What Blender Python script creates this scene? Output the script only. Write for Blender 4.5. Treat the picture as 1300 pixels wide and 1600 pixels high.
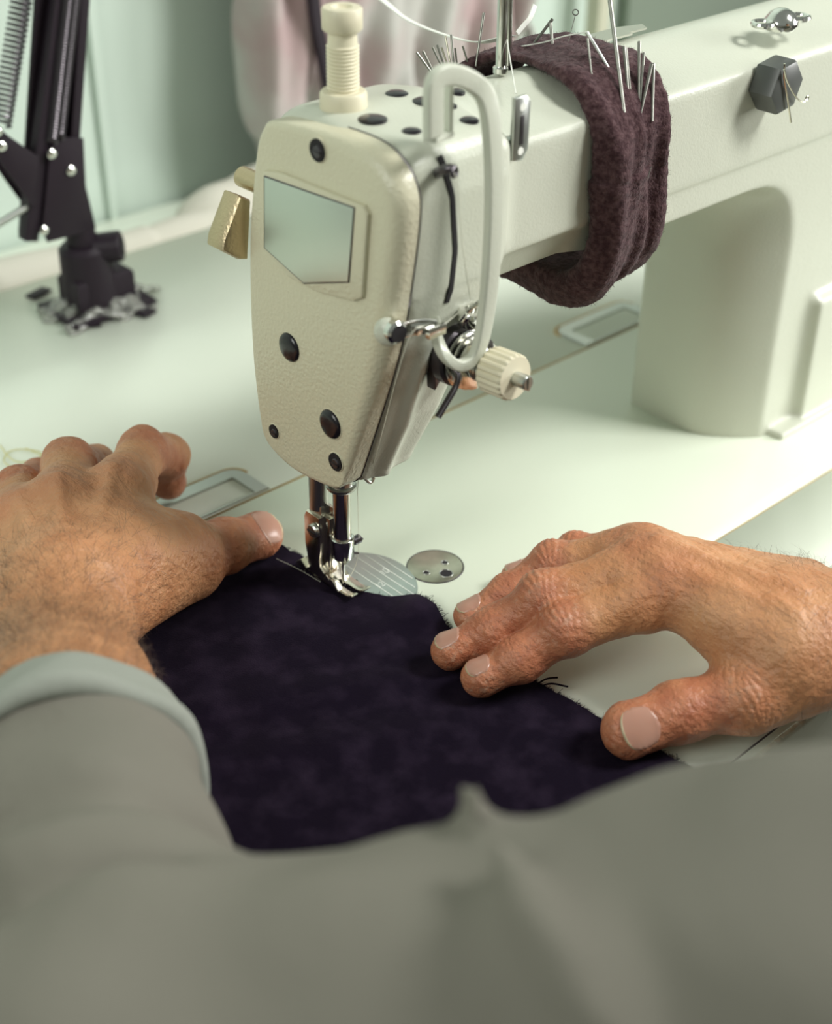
import bpy, bmesh, math, random
import numpy as np
from mathutils import Vector, Matrix
for o in list(bpy.data.objects): bpy.data.objects.remove(o)
random.seed(7); rng = np.random.default_rng(7)
S = 0.001                                   # everything below is written in millimetres
scene = bpy.context.scene; col = scene.collection
PI = math.pi
WORLD = .25
LIGHTS = [('ceiling_lamp', (860, -900, 1330), (30, -20, 40), 420, 28, (1, 1, .96)),
          ('side_window', (1250, -700, 420), (60, -40, 60), 480, 11.5, (1, 1, .97)),
          ('window_light', (-850, -60, 640), (0, 0, 100), 450, 4.1, (.97, 1, .93))]
# ------------------------------------------------------------------ camera
FPX, PITCH, YAW, ROLL = 2222., 33.19, 46.84, .74
CAM = np.array([-333.02, -402.52, 384.0])
_p, _y, _r = map(math.radians, (PITCH, YAW, ROLL))
_W = np.array([math.cos(_p)*math.cos(_y), math.cos(_p)*math.sin(_y), -math.sin(_p)])
_R0 = np.array([math.sin(_y), -math.cos(_y), 0.]); _U0 = np.cross(_R0, _W)
_R = _R0*math.cos(_r)+_U0*math.sin(_r); _U = _U0*math.cos(_r)-_R0*math.sin(_r)
cd = bpy.data.cameras.new('camera'); cam = bpy.data.objects.new('camera', cd); col.objects.link(cam)
cam.matrix_world = Matrix(((_R[0], _U[0], -_W[0], CAM[0]*S), (_R[1], _U[1], -_W[1], CAM[1]*S), (_R[2], _U[2], -_W[2], CAM[2]*S), (0, 0, 0, 1)))
cd.sensor_fit = 'VERTICAL'; cd.sensor_height = 36; cd.sensor_width = 29.25; cd.lens = FPX/1600*36
cd.clip_start = 0.01; cd.clip_end = 50
cd.dof.use_dof = True; cd.dof.focus_distance = 0.597; cd.dof.aperture_fstop = 6.6
scene.camera = cam
def at(x, y, ax, val):
    r = _W+_R*(x-650)/FPX-_U*(y-800)/FPX
    return CAM+r*((val-CAM[ax])/r[ax])
def ray(x, y, t): return CAM+(_W+_R*(x-650)/FPX-_U*(y-800)/FPX)*t
# ------------------------------------------------------------------ world, lights, exposure
w = bpy.data.worlds.new('world'); scene.world = w; w.use_nodes = True
nt_ = w.node_tree; bg = nt_.nodes['Background']; bg.inputs[1].default_value = WORLD
tc_ = nt_.nodes.new('ShaderNodeTexCoord'); sx_ = nt_.nodes.new('ShaderNodeSeparateXYZ'); rm_ = nt_.nodes.new('ShaderNodeValToRGB')
mr_ = nt_.nodes.new('ShaderNodeMapRange'); mr_.inputs[1].default_value = -1; mr_.inputs[2].default_value = 1
nt_.links.new(tc_.outputs['Generated'], sx_.inputs[0]); nt_.links.new(sx_.outputs[2], mr_.inputs[0]); nt_.links.new(mr_.outputs[0], rm_.inputs[0]); nt_.links.new(rm_.outputs[0], bg.inputs[0])
rm_.color_ramp.elements[0].position = .35; rm_.color_ramp.elements[0].color = (.10, .06, .05, 1); rm_.color_ramp.elements[1].position = .62; rm_.color_ramp.elements[1].color = (.88, .96, .86, 1)
scene.view_settings.view_transform = 'Standard'; scene.view_settings.look = 'None'
scene.view_settings.exposure = 0.0; scene.view_settings.gamma = 1; scene.view_settings.use_curve_mapping = False
def area(name, loc, tgt, size, power, color, sy=None):
    l = bpy.data.lights.new(name, 'AREA'); l.energy = power; l.color = color; l.size = size*S
    if sy: l.shape = 'RECTANGLE'; l.size_y = sy*S
    o = bpy.data.objects.new(name, l); col.objects.link(o); o.location = [v*S for v in loc]
    o.rotation_euler = (Vector(tgt)-Vector(loc)).to_track_quat('-Z', 'Y').to_euler(); return o
for a in LIGHTS: area(*a)
# ------------------------------------------------------------------ materials
def mat(name, color, rough=.5, metal=0., bump=None, noise=None, spec=.5, sheen=0., coat=0., sss=0., aniso=0., trans=0.):
    m = bpy.data.materials.new(name); m.use_nodes = True; nt = m.node_tree; b = nt.nodes['Principled BSDF']
    b.inputs['Base Color'].default_value = (*color, 1); b.inputs['Roughness'].default_value = rough
    b.inputs['Metallic'].default_value = metal; b.inputs['Specular IOR Level'].default_value = spec
    b.inputs['Sheen Weight'].default_value = sheen; b.inputs['Coat Weight'].default_value = coat
    b.inputs['Transmission Weight'].default_value = trans
    if sss:
        b.inputs['Subsurface Weight'].default_value = sss; b.inputs['Subsurface Radius'].default_value = (.004, .0015, .0008); b.inputs['Subsurface Scale'].default_value = 1
    tc = nt.nodes.new('ShaderNodeTexCoord')
    if noise:                                   # (scale, detail, colour2, lo, hi)
        n = nt.nodes.new('ShaderNodeTexNoise'); n.inputs['Scale'].default_value = noise[0]; n.inputs['Detail'].default_value = noise[1]
        nt.links.new(tc.outputs['Object'], n.inputs['Vector'])
        r = nt.nodes.new('ShaderNodeValToRGB'); r.color_ramp.elements[0].position = noise[3]; r.color_ramp.elements[1].position = noise[4]
        r.color_ramp.elements[0].color = (*color, 1); r.color_ramp.elements[1].color = (*noise[2], 1)
        nt.links.new(n.outputs['Fac'], r.inputs['Fac']); nt.links.new(r.outputs['Color'], b.inputs['Base Color'])
    if bump:                                    # list of (scale, detail, strength, distance_mm)
        prev = None
        for sc, de, st, di in bump:
            n = nt.nodes.new('ShaderNodeTexNoise'); n.inputs['Scale'].default_value = sc; n.inputs['Detail'].default_value = de
            nt.links.new(tc.outputs['Object'], n.inputs['Vector'])
            bp = nt.nodes.new('ShaderNodeBump'); bp.inputs['Strength'].default_value = st; bp.inputs['Distance'].default_value = di*S
            nt.links.new(n.outputs['Fac'], bp.inputs['Height'])
            if prev: nt.links.new(prev.outputs['Normal'], bp.inputs['Normal'])
            prev = bp
        nt.links.new(prev.outputs['Normal'], b.inputs['Normal'])
    return m
M = {}
M['paint'] = mat('cream_enamel', (.57, .59, .495), .32, bump=[(900, 2, .5, .28), (60, 2, .3, .5)])
M['face'] = mat('cream_enamel_textured', (.64, .61, .455), .3, bump=[(620, 2, .8, .45)])
M['bed'] = mat('bed_enamel', (.73, .78, .655), .38, bump=[(1300, 1, .25, .12)])
M['table'] = mat('white_laminate', (.78, .83, .72), .32, bump=[(40, 2, .15, .3)])
M['core'] = mat('wood_core', (.50, .33, .12), .8, noise=(60, 4, (.30, .19, .07), .4, .8))
M['edge'] = mat('edge_banding', (.58, .58, .48), .4)
M['chrome'] = mat('chrome', (.78, .78, .74), .14, 1)
M['pin'] = mat('needle_steel', (.28, .28, .25), .3, 1)
M['steel'] = mat('brushed_steel', (.55, .57, .54), .3, 1, bump=[(300, 3, .15, .1)])
M['nickel'] = mat('nickel', (.74, .70, .60), .2, 1)
M['dark'] = mat('dark_steel', (.10, .09, .10), .3, .8)
M['gold'] = mat('brass_sparkle', (.62, .50, .33), .35, 1, bump=[(900, 2, .8, .3)])
M['black'] = mat('black_rubber', (.012, .010, .014), .22)
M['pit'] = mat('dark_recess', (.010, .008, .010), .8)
M['badge'] = mat('satin_badge', (.68, .72, .66), .38, 1)
M['ivory'] = mat('ivory_plastic', (.72, .67, .50), .45)
M['nplate'] = mat('needle_plate_steel', (.50, .56, .54), .34, 1, noise=(30, 3, (.60, .64, .62), .3, .7))
M['disc'] = mat('worn_disc_steel', (.42, .41, .33), .32, 1, noise=(120, 4, (.58, .56, .46), .3, .7))
M['thread'] = mat('pale_thread', (.75, .75, .62), .7)
M['wthread'] = mat('white_thread', (.85, .86, .80), .7)
M['felt'] = mat('brown_wool_felt', (.050, .024, .028), .95, sheen=.10, spec=.08, noise=(420, 5, (.115, .066, .070), .38, .68), bump=[(900, 4, .9, .8), (160, 3, .5, 1.5)])
M['cloth'] = mat('black_suede_cloth', (.0075, .0045, .0115), .95, sheen=.02, spec=.05, noise=(70, 9, (.020, .013, .026), .45, .75), bump=[(1500, 2, .7, .3), (60, 5, .3, 1.)])
M['shirt'] = mat('grey_cotton', (.18, .17, .142), .9, spec=.15, bump=[(60, 3, .3, 2)])
M['cuff'] = mat('cotton_cuff_lit', (.27, .285, .25), .9, spec=.15, bump=[(60, 3, .3, 2)])  # shirt cotton made lighter: light falling on the cuff is put into the colour
M['lampblack'] = mat('lamp_black_metal', (.018, .011, .018), .5, spec=.3)
M['wall'] = mat('painted_panel', (.53, .62, .55), .6, noise=(3, 2, (.57, .66, .59), .3, .7))
M['floor'] = mat('floor_vinyl', (.25, .25, .22), .5)
M['garment'] = mat('pale_garment', (.47, .46, .43), .9, noise=(9, 3, (.42, .31, .31), .42, .58))
M['bundle'] = mat('cream_bundle', (.60, .58, .50), .9)
M['board'] = mat('grey_green_board', (.20, .24, .19), .9, bump=[(300, 2, .3, .5)])
M['plastic'] = mat('clear_plastic_film', (.75, .76, .70), .18, trans=.75)
M['sticker'] = mat('silver_sticker', (.42, .43, .36), .35, .6)
M['post'] = mat('beige_post', (.55, .54, .42), .6)
# ------------------------------------------------------------------ mesh helpers
def V(*a): return np.array(a, float)
def nrm(v): v = np.asarray(v, float); return v/max(np.linalg.norm(v), 1e-9)
def frame(d):
    d = nrm(d); a = V(0, 0, 1) if abs(d[2]) < .9 else V(1, 0, 0)
    u = nrm(np.cross(a, d)); return u, np.cross(d, u), d
class MB:
    def __init__(s): s.v = []; s.f = []; s.m = []
    def add(s, vs, fs, mi=0):
        n = len(s.v); s.v += [tuple(v) for v in vs]; s.f += [tuple(i+n for i in f) for f in fs]; s.m += [mi]*len(fs); return s
    def lathe(s, prof, o=(0, 0, 0), d=(0, 0, 1), n=32, mi=0, knurl=None):
        u, v, w = frame(d); o = V(*o); vs = []
        for r, z in prof:
            for k in range(n):
                a = 2*PI*k/n; rr = r
                if knurl and r > knurl[0]: rr = r-(knurl[1] if (k % 2) else 0)
                vs.append(o+u*rr*math.cos(a)+v*rr*math.sin(a)+w*z)
        fs = [(i*n+k, i*n+(k+1) % n, (i+1)*n+(k+1) % n, (i+1)*n+k) for i in range(len(prof)-1) for k in range(n)]
        fs += [tuple(range(n))[::-1], tuple((len(prof)-1)*n+k for k in range(n))]
        return s.add(vs, fs, mi)
    def cyl(s, a, b, r, r2=None, n=20, bev=0, mi=0):
        a, b = V(*a), V(*b); L = np.linalg.norm(b-a); r2 = r if r2 is None else r2
        pr = [(r-bev, 0), (r, bev), (r2, L-bev), (r2-bev, L)] if bev else [(r, 0), (r2, L)]
        return s.lathe(pr, a, b-a, n, mi)
    def tube(s, pts, r, n=8, mi=0, sec=None, up=None, closed=False):
        P = [V(*p) for p in pts]; N = len(P); vs = []; pu = None
        for i, p in enumerate(P):
            t = nrm(P[(i+1) % N]-P[i-1]) if closed else nrm(P[min(i+1, N-1)]-P[max(i-1, 0)])
            if up is not None: v = nrm(np.cross(t, up)); u = np.cross(v, t)
            else:
                if pu is None: u = frame(t)[0]
                else: u = nrm(pu-t*(pu@t))
                v = np.cross(t, u)
            pu = u; rr = r[i] if hasattr(r, '__len__') else r
            if sec is not None:                 # sec = (half-width across, half-height along up), rounded rectangle
                for cx, cy in rrect(sec[0], sec[1], sec[2] if len(sec) > 2 else min(sec[:2])*.5): vs.append(p+v*cx*rr+u*cy)
            else:
                for k in range(n): a = 2*PI*k/n; vs.append(p+u*rr*math.cos(a)+v*rr*math.sin(a))
        m = len(vs)//N; R = N if closed else N-1
        fs = [(i*m+k, i*m+(k+1) % m, ((i+1) % N)*m+(k+1) % m, ((i+1) % N)*m+k) for i in range(R) for k in range(m)]
        if not closed: fs += [tuple(range(m))[::-1], tuple((N-1)*m+k for k in range(m))]
        return s.add(vs, fs, mi)
    def prism(s, poly, ax, a, b, bev=0, mi=0):  # poly: 2D points in the two other axes (cyclic order after ax)
        def mk(p, t):
            q = [0, 0, 0]; q[ax] = t
            o = [i for i in range(3) if i != ax]; q[o[0]] = p[0]; q[o[1]] = p[1]; return q
        P = np.array(poly, float); n = len(P)
        def inset(d):
            out = []
            area2 = sum(P[i][0]*P[(i+1) % n][1]-P[(i+1) % n][0]*P[i][1] for i in range(n)); sg = 1 if area2 > 0 else -1
            for i in range(n):
                e1 = P[i]-P[i-1]; e2 = P[(i+1) % n]-P[i]; e1 = e1/np.linalg.norm(e1); e2 = e2/np.linalg.norm(e2)
                n1 = np.array([-e1[1], e1[0]])*sg; n2 = np.array([-e2[1], e2[0]])*sg
                b_ = n1+n2; out.append(P[i]+b_*d/max(b_@n1, .3))
            return out
        rings = [(P, a), (P, b)] if not bev else [(inset(bev), a), (inset(bev*.3), a+bev*.3*np.sign(b-a)), (P, a+bev*np.sign(b-a)), (P, b-bev*np.sign(b-a)), (inset(bev*.3), b-bev*.3*np.sign(b-a)), (inset(bev), b)]
        vs = [mk(p, t) for R_, t in rings for p in R_]; k = len(rings)
        fs = [(i*n+j, i*n+(j+1) % n, (i+1)*n+(j+1) % n, (i+1)*n+j) for i in range(k-1) for j in range(n)]+[tuple(range(n))[::-1], tuple((k-1)*n+j for j in range(n))]
        return s.add(vs, fs, mi)
    def box(s, c, h, bev=0, R=None, mi=0):
        m = MB(); m.prism([(-h[0], -h[1]), (h[0], -h[1]), (h[0], h[1]), (-h[0], h[1])], 2, -h[2], h[2], bev)
        R = np.eye(3) if R is None else np.array(R); return s.add([V(*c)+R@V(*v) for v in m.v], m.f, mi)
    def torus(s, c, d, R_, r, n=24, m=10, mi=0):
        u, v, w = frame(d); return s.tube([V(*c)+u*R_*math.cos(2*PI*k/n)+v*R_*math.sin(2*PI*k/n) for k in range(n)], r, m, mi, closed=True)
    def build(s, name, m, parent=None, smooth=40, **k):
        return mesh_obj(name, s.v, s.f, m, parent, smooth, mi=s.m, **k)
def rrect(a, b, r, n=4):
    out = []
    for cx, cy, a0 in ((a-r, b-r, 0), (-a+r, b-r, 90), (-a+r, -b+r, 180), (a-r, -b+r, 270)):
        for k in range(n+1): t = math.radians(a0+90*k/n); out.append((cx+r*math.cos(t), cy+r*math.sin(t)))
    return out
def spline(pts, n=8, closed=False):
    P = [V(*p) for p in pts]; N = len(P); out = []
    R_ = N if closed else N-1
    for i in range(R_):
        p0 = P[i-1] if (closed or i > 0) else P[0]*2-P[1]; p1 = P[i]; p2 = P[(i+1) % N]
        p3 = P[(i+2) % N] if (closed or i+2 < N) else P[-1]*2-P[-2]
        for k in range(n):
            t = k/n; out.append(.5*((2*p1)+(-p0+p2)*t+(2*p0-5*p1+4*p2-p3)*t*t+(-p0+3*p1-3*p2+p3)*t**3))
    if not closed: out.append(P[-1])
    return out
def mesh_obj(name, v, f, m, parent=None, smooth=40, mi=None, attr=None, origin=None, fixn=True):
    me = bpy.data.meshes.new(name); v = np.array(v, float)
    pw = V(*parent['_o']) if parent is not None and '_o' in parent.keys() else V(0, 0, 0)
    if parent is None and origin is None:
        origin = V((v[:, 0].min()+v[:, 0].max())/2, (v[:, 1].min()+v[:, 1].max())/2, v[:, 2].min())
    o0 = V(*origin) if origin is not None else pw
    me.from_pydata([tuple(x) for x in (v-o0)*S], [], [tuple(int(j) for j in q) for q in f])
    ms = m if isinstance(m, (list, tuple)) else [m]
    for q in ms: me.materials.append(q)
    if mi is not None and len(ms) > 1: me.polygons.foreach_set('material_index', np.array(mi, dtype=np.int32))
    if attr:
        for an, av in attr.items():
            a = me.attributes.new(an, 'FLOAT', 'POINT'); a.data.foreach_set('value', np.array(av, dtype=np.float32))
    if fixn:
        bm = bmesh.new(); bm.from_mesh(me); bmesh.ops.recalc_face_normals(bm, faces=bm.faces)
        if smooth and smooth < 180:
            th = math.radians(smooth)
            for e in bm.edges:
                if len(e.link_faces) == 2 and e.calc_face_angle(0) > th: e.smooth = False
        bm.to_mesh(me); bm.free()
    if smooth: me.polygons.foreach_set('use_smooth', [True]*len(me.polygons))
    me.update()
    o = bpy.data.objects.new(name, me); col.objects.link(o)
    if parent is not None: o.parent = parent; o.location = tuple((o0-pw)*S)
    else: o.location = tuple(o0*S)
    o['_o'] = [float(x) for x in o0]
    return o
def thing(name, loc, label=None, cat=None, group=None, kind=None):
    o = bpy.data.objects.new(name, None); col.objects.link(o); o.empty_display_size = .01
    o.location = [c*S for c in loc]; o['_o'] = [float(c) for c in loc]; tag(o, label, cat, group, kind); return o
def tag(o, label=None, cat=None, group=None, kind=None):
    if label: o['label'] = label
    if cat: o['category'] = cat
    if group: o['group'] = group
    if kind: o['kind'] = kind
    return o
# ------------------------------------------------------------------ distance-field sculpting
def smin(a, b, k):
    if k <= 0: return np.minimum(a, b)
    h = np.maximum(k-np.abs(a-b), 0)/k; return np.minimum(a, b)-h*h*k*.25
def smax(a, b, k): return -smin(-a, -b, k)
class Field:
    def __init__(s, lo, hi, res):
        s.lo = V(*lo); s.res = res; s.n = np.ceil((V(*hi)-s.lo)/res).astype(int)+1
        s.ax = [(s.lo[i]+np.arange(s.n[i])*res).astype(np.float32) for i in range(3)]
        s.d = np.full(s.n, 50., np.float32)
    def sl(s, lo, hi):
        a = np.clip(np.floor((V(*lo)-s.lo)/s.res).astype(int), 0, s.n); b = np.clip(np.ceil((V(*hi)-s.lo)/s.res).astype(int)+1, 0, s.n)
        sl = tuple(slice(a[i], b[i]) for i in range(3))
        return sl, s.ax[0][sl[0]][:, None, None], s.ax[1][sl[1]][None, :, None], s.ax[2][sl[2]][None, None, :]
    def op(s, fn, lo, hi, k=0, mode='u', pad=6):
        lo = V(*lo)-k-pad; hi = V(*hi)+k+pad; sl, x, y, z = s.sl(lo, hi)
        if min(q.stop-q.start for q in sl) <= 0: return
        d = fn(x, y, z).astype(np.float32); D = s.d[sl]
        s.d[sl] = smin(D, d, k) if mode == 'u' else (smax(D, -d, k) if mode == 's' else D+d)
    def cone(s, a, b, r1, r2, k=0, mode='u', flat=None):
        a, b = V(*a), V(*b); ba = b-a; L2 = max(ba@ba, 1e-6); R_ = max(r1, r2)
        def fn(x, y, z):
            px, py, pz = x-a[0], y-a[1], z-a[2]
            t = np.clip((px*ba[0]+py*ba[1]+pz*ba[2])/L2, 0, 1)
            qx, qy, qz = px-ba[0]*t, py-ba[1]*t, pz-ba[2]*t
            if flat is not None:
                n, sc = nrm(flat[0]), flat[1]; m = qx*n[0]+qy*n[1]+qz*n[2]
                l = np.sqrt(np.maximum(qx*qx+qy*qy+qz*qz+m*m*(sc*sc-1), 0)); return (l-(r1+(r2-r1)*t))/(1+.35*(sc-1))
            return np.sqrt(qx*qx+qy*qy+qz*qz)-(r1+(r2-r1)*t)
        s.op(fn, np.minimum(a, b)-R_, np.maximum(a, b)+R_, k, mode)
    def ball(s, c, r, k=0, mode='u'): s.cone(c, c, r, r, k, mode)
    def ell(s, c, rad, k=0, mode='u', R=None):
        c = V(*c); rad = V(*rad); R = np.eye(3) if R is None else np.array(R); mr = rad.max()
        def fn(x, y, z):
            p = (x-c[0], y-c[1], z-c[2]); q = [(p[0]*R[0, i]+p[1]*R[1, i]+p[2]*R[2, i])/rad[i] for i in range(3)]
            l = np.sqrt(q[0]**2+q[1]**2+q[2]**2); return (l-1)*rad.min()*np.where(l < 1, 1, 1)
        s.op(fn, c-mr, c+mr, k, mode)
    def mesh(s, smooth_iter=0):
        D = s.d; S_ = D < 0; n = D.shape
        c = [S_[i:n[0]-1+i, j:n[1]-1+j, k:n[2]-1+k] for i in (0, 1) for j in (0, 1) for k in (0, 1)]
        any_ = c[0].copy(); all_ = c[0].copy()
        for q in c[1:]: any_ |= q; all_ &= q
        act = np.argwhere(any_ & ~all_); idx = np.full(tuple(m-1 for m in n), -1, np.int64); idx[tuple(act.T)] = np.arange(len(act))
        off = np.array([(i, j, k) for i in (0, 1) for j in (0, 1) for k in (0, 1)])
        val = np.stack([D[tuple((act+o).T)] for o in off], 1)
        acc = np.zeros((len(act), 3)); cnt = np.zeros(len(act))
        for a in range(8):
            for b in range(a+1, 8):
                if np.abs(off[a]-off[b]).sum() != 1: continue
                va, vb = val[:, a], val[:, b]; m = (va < 0) != (vb < 0); t = np.where(m, va/np.where(m, va-vb, 1), 0)
                acc += np.where(m[:, None], off[a]+(off[b]-off[a])*t[:, None], 0); cnt += m
        P = s.lo+(act+acc/cnt[:, None])*s.res; F = []
        for ax in range(3):
            sh = [slice(None)]*3; sh2 = [slice(None)]*3; sh[ax] = slice(0, n[ax]-1); sh2[ax] = slice(1, n[ax])
            A = S_[tuple(sh)]; B = S_[tuple(sh2)]; e = np.argwhere(A != B); o1, o2 = [i for i in range(3) if i != ax]
            ok = (e[:, o1] > 0) & (e[:, o2] > 0) & (e[:, o1] < n[o1]-1) & (e[:, o2] < n[o2]-1); e = e[ok]
            q = []
            for d1, d2 in ((-1, -1), (0, -1), (0, 0), (-1, 0)):
                g = e.copy(); g[:, o1] += d1; g[:, o2] += d2; q.append(idx[tuple(g.T)])
            q = np.stack(q, 1); fl = A[tuple(e.T)]
            if ax == 1: fl = ~fl
            q[~fl] = q[~fl][:, ::-1]; F.append(q)
        F = np.concatenate(F)
        return P, F
def grid_noise(x, y, z, sc, seed=0):
    """cheap smooth pseudo-noise, about -1..1"""
    r = np.random.default_rng(seed); t = 0
    for i in range(5):
        k = r.normal(size=3); k = k/np.linalg.norm(k)*sc*(.6+.3*i); t = t+np.sin(k[0]*x+k[1]*y+k[2]*z+r.uniform(0, 6.28))
    return t/2.6
# ================================================================== SETTING
TZ = -1.0                                                        # table top just under the machine bed
b = MB(); b.box((100, -300, -755), (2600, 2600, 5)); tag(b.build('floor', M['floor']), kind='structure')
b = MB(); b.box((100, 520, 400), (2600, 10, 1150))
for x in (-560, 200, 960): b.box((x, 508, 400), (3, 3, 1150), 1)
tag(b.build('wall_back', M['wall']), kind='structure')
# ================================================================== TABLE
TB = 395.                                                        # rear edge
tb = thing('sewing_table', (80, 100, -750), 'white laminate industrial sewing table holding the machine', 'table')
X0, X1, YF, BX0, BX1, BY0, BY1 = -700, 900, -190, -92, 386, -88.5, 91.5
b = MB()
for (xa, xb, ya, yb) in ((X0, X1, BY1, TB), (X0, X1, YF, BY0), (X0, BX0, BY0, BY1), (BX1, X1, BY0, BY1)):
    b.prism([(xa, ya), (xb, ya), (xb, yb), (xa, yb)], 2, -38, TZ)
b.build('tabletop', M['table'], tb)
b = MB()                                                         # bare wood core seen in the cut-out
for (xa, xb, ya, yb) in ((BX0, BX1, BY1-2.5, BY1-.02), (BX0, BX1, BY0, BY0+.8)): b.prism([(xa, ya), (xb, ya), (xb, yb), (xa, yb)], 2, -36, TZ-.15)
b.build('wood_core_edge', M['core'], tb)
b = MB(); b.prism(rrect(18.5, 1.8, 1.7), 0, X0, X1); b.v = [(x, YF-1.2+z_, -19.6+y_) for (x, y_, z_) in b.v]
for k in range(9): b.box((48+k*7+(k % 3), YF-1.5, -.9), (1.6+(k % 2), .9, .25), .1)
b.build('edge_band', M['edge'], tb)
b = MB(); b.tube([(X0, YF+3.2, TZ), (X1, YF+3.2, TZ)], .45, 6); b.build('edge_seam', M['dark'], tb)
for x in (X0+60, X1-60):
    for y in (YF+90, TB-60):
        b = MB(); b.box((x, y, -394), (20, 20, 356), 3); b.build('leg', M['post'], tb)
# ================================================================== SEWING MACHINE
sm = thing('sewing_machine', (147, 0, -30), 'cream enamelled industrial lockstitch sewing machine set into the white table', 'sewing machine')
# bed with bevelled front edge and holes
b = MB(); y0, y1 = BY0+1.2, BY1-2.6
b.v = []; b.prism([(y0, -30), (y1, -30), (y1, -.6), (y1-.6, 0), (y0+7, 0), (y0+.5, -1.2), (y0, -2.2)], 0, BX0+1, BX1-1)
bed = b.build('bed', M['bed'], sm, smooth=4)
# needle plate with engraved guide lines and measures
NC = tuple(at(556, 919, 2, 0)[:2])
b = MB(); b.lathe([(28.2, -.5), (28.2, .25), (27.7, .5), (.01, .5)], (NC[0], NC[1], 0), (0, 0, 1), 72)
npl = b.build('needle_plate', M['nplate'], sm, smooth=30)
b = MB()
for y, xa, xb in ((-20, -8, 22), (-15.5, -11, 31), (-11, -13, 33), (-6, -15, 35), (-1.5, 12, 37), (3.5, 2, 37), (9, -4, 36), (14, -8, 33), (19, -8, 27)):
    pass
for x, ya, yb in ((8, -25, 24), (12, -24, 10), (16, -22, 21), (20, -18, 17), (24, -12, 12), (4, 8, 26)):
    b.box((NC[0]+x, NC[1]+(ya+yb)/2, .53), (.13, (yb-ya)/2, .05))
b.build('guide_line', M['wthread'], npl)
def seg(b, pts, w=.34, z=.55):
    for p, q in zip(pts[:-1], pts[1:]):
        p, q = V(*p, z), V(*q, z); d = nrm(q-p); b.tube([p-d*w*.4, q+d*w*.4], w, sec=(w, .06, .05), up=(0, 0, 1))
def glyph(b, ch, ox, oy, h=3.6):                                  # read from the operator's side
    w = h*.55; G = {'1': [[(.3, 0), (.3, 1)], [(.1, .8), (.3, 1)]], '0': [[(0, 0), (0, 1), (.9, 1), (.9, 0), (0, 0)]],
     '2': [[(0, .85), (.2, 1), (.8, 1), (.9, .7), (0, 0), (.9, 0)]], '4': [[(.7, 0), (.7, 1), (0, .3), (1, .3)]], '/': [[(0, 0), (.8, 1)]]}[ch]
    for pl in G: seg(b, [(ox+px*w, oy+py*h) for px, py in pl])
b = MB(); g1 = at(601, 893, 2, .5); g2 = at(594, 914, 2, .5); glyph(b, '1', g1[0]-1.6, g1[1]-1.4, 3.2); glyph(b, '0', g1[0]+.2, g1[1]-1.4, 3.2); glyph(b, '1', g2[0]-1.6, g2[1]-1.4, 3.2); glyph(b, '2', g2[0]+.2, g2[1]-1.4, 3.2)
b.build('measure_marks', M['wthread'], npl)
b = MB(); b.box((0, 0, .5), (1.3, 3.2, .12), .1); b.lathe([(1.5, .4), (1.5, .58)], (0, 0, 0), n=16)
for y in (-6, 6): b.box((0, y, .5), (6, .6, .12), .1)
b.build('feed_slot', M['pit'], npl)
# small round cover plate
DC = (43.6, -14.4)
b = MB(); b.lathe([(12.9, -.4), (12.9, .3), (12.4, .55), (.01, .55)], (*DC, 0), n=56); cp = b.build('cover_plate', M['disc'], sm, smooth=30)
b = MB(); b.torus((*DC, .05), (0, 0, 1), 13.2, .35, 56, 6); b.build('rim_gap', M['dark'], cp)
p = at(697, 895, 2, .55)
for (px, py, r) in ((697, 896, 3.1), (695, 879, 1.6), (666, 895, 1.6)):
    q = at(px, py, 2, .55)
    b = MB(); b.torus((q[0], q[1], .6), (0, 0, 1), r, .28, 24, 6); b.build('hole_rim', M['steel'], cp)
    b = MB(); b.lathe([(r, .3), (r, .62)], (q[0], q[1], 0), n=24); b.build('hole', M['pit'], cp)
# hinge plates (raised rim round a sunk tray)
def hinge(xa, xb, label=None):
    ya, yb = 91.5, 120; r = 9
    def rr(x0, y0, x1, y1, r, z):
        out = []
        for (cx, cy, a0) in ((x1-r, y1-r, 0), (x0+r, y1-r, 90)):
            for k in range(9): t = math.radians(a0+90*k/8); out.append((cx+r*math.cos(t), cy+r*math.sin(t), z))
        out += [(x0, y0, z), (x1, y0, z)]; return out
    b = MB(); o = rr(xa, ya, xb, yb, r, -.3); o2 = rr(xa+.6, ya, xb-.6, yb-.6, r-.5, .5); i1 = rr(xa+8, ya+1, xb-8, yb-8.5, 1.2, .5); i2 = rr(xa+8, ya+1, xb-8, yb-8.5, 1.2, -5)
    n = len(o); b.v = o+o2+i1+i2; b.f = [(a*n+j, a*n+(j+1) % n, (a+1)*n+(j+1) % n, (a+1)*n+j) for a in range(3) for j in range(n)]+[tuple(3*n+j for j in range(n))]; b.m = [0]*len(b.f)
    h = b.build('hinge_plate', M['steel'], sm, smooth=30)
    b = MB(); b.tube([(x, y, -.8) for x, y, _ in rr(xa-1, ya, xb+1, yb+1, r, 0)[:-2]], .9, 6); b.build('wood_gap', M['core'], h)
    b = MB(); b.tube([(xa+13, ya+9, -4.6), (xb-11, ya+11, -4.6)], .35, 6); b.tube(spline([(xa+20, ya+10, -4.6), (xa+30, ya+13, -4.4), (xb-15, ya+9, -4.6)], 5), .25, 6); b.build('tray_scratch', M['dark'], h)
hinge(-38, 28.5); hinge(269.5, 336)
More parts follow.
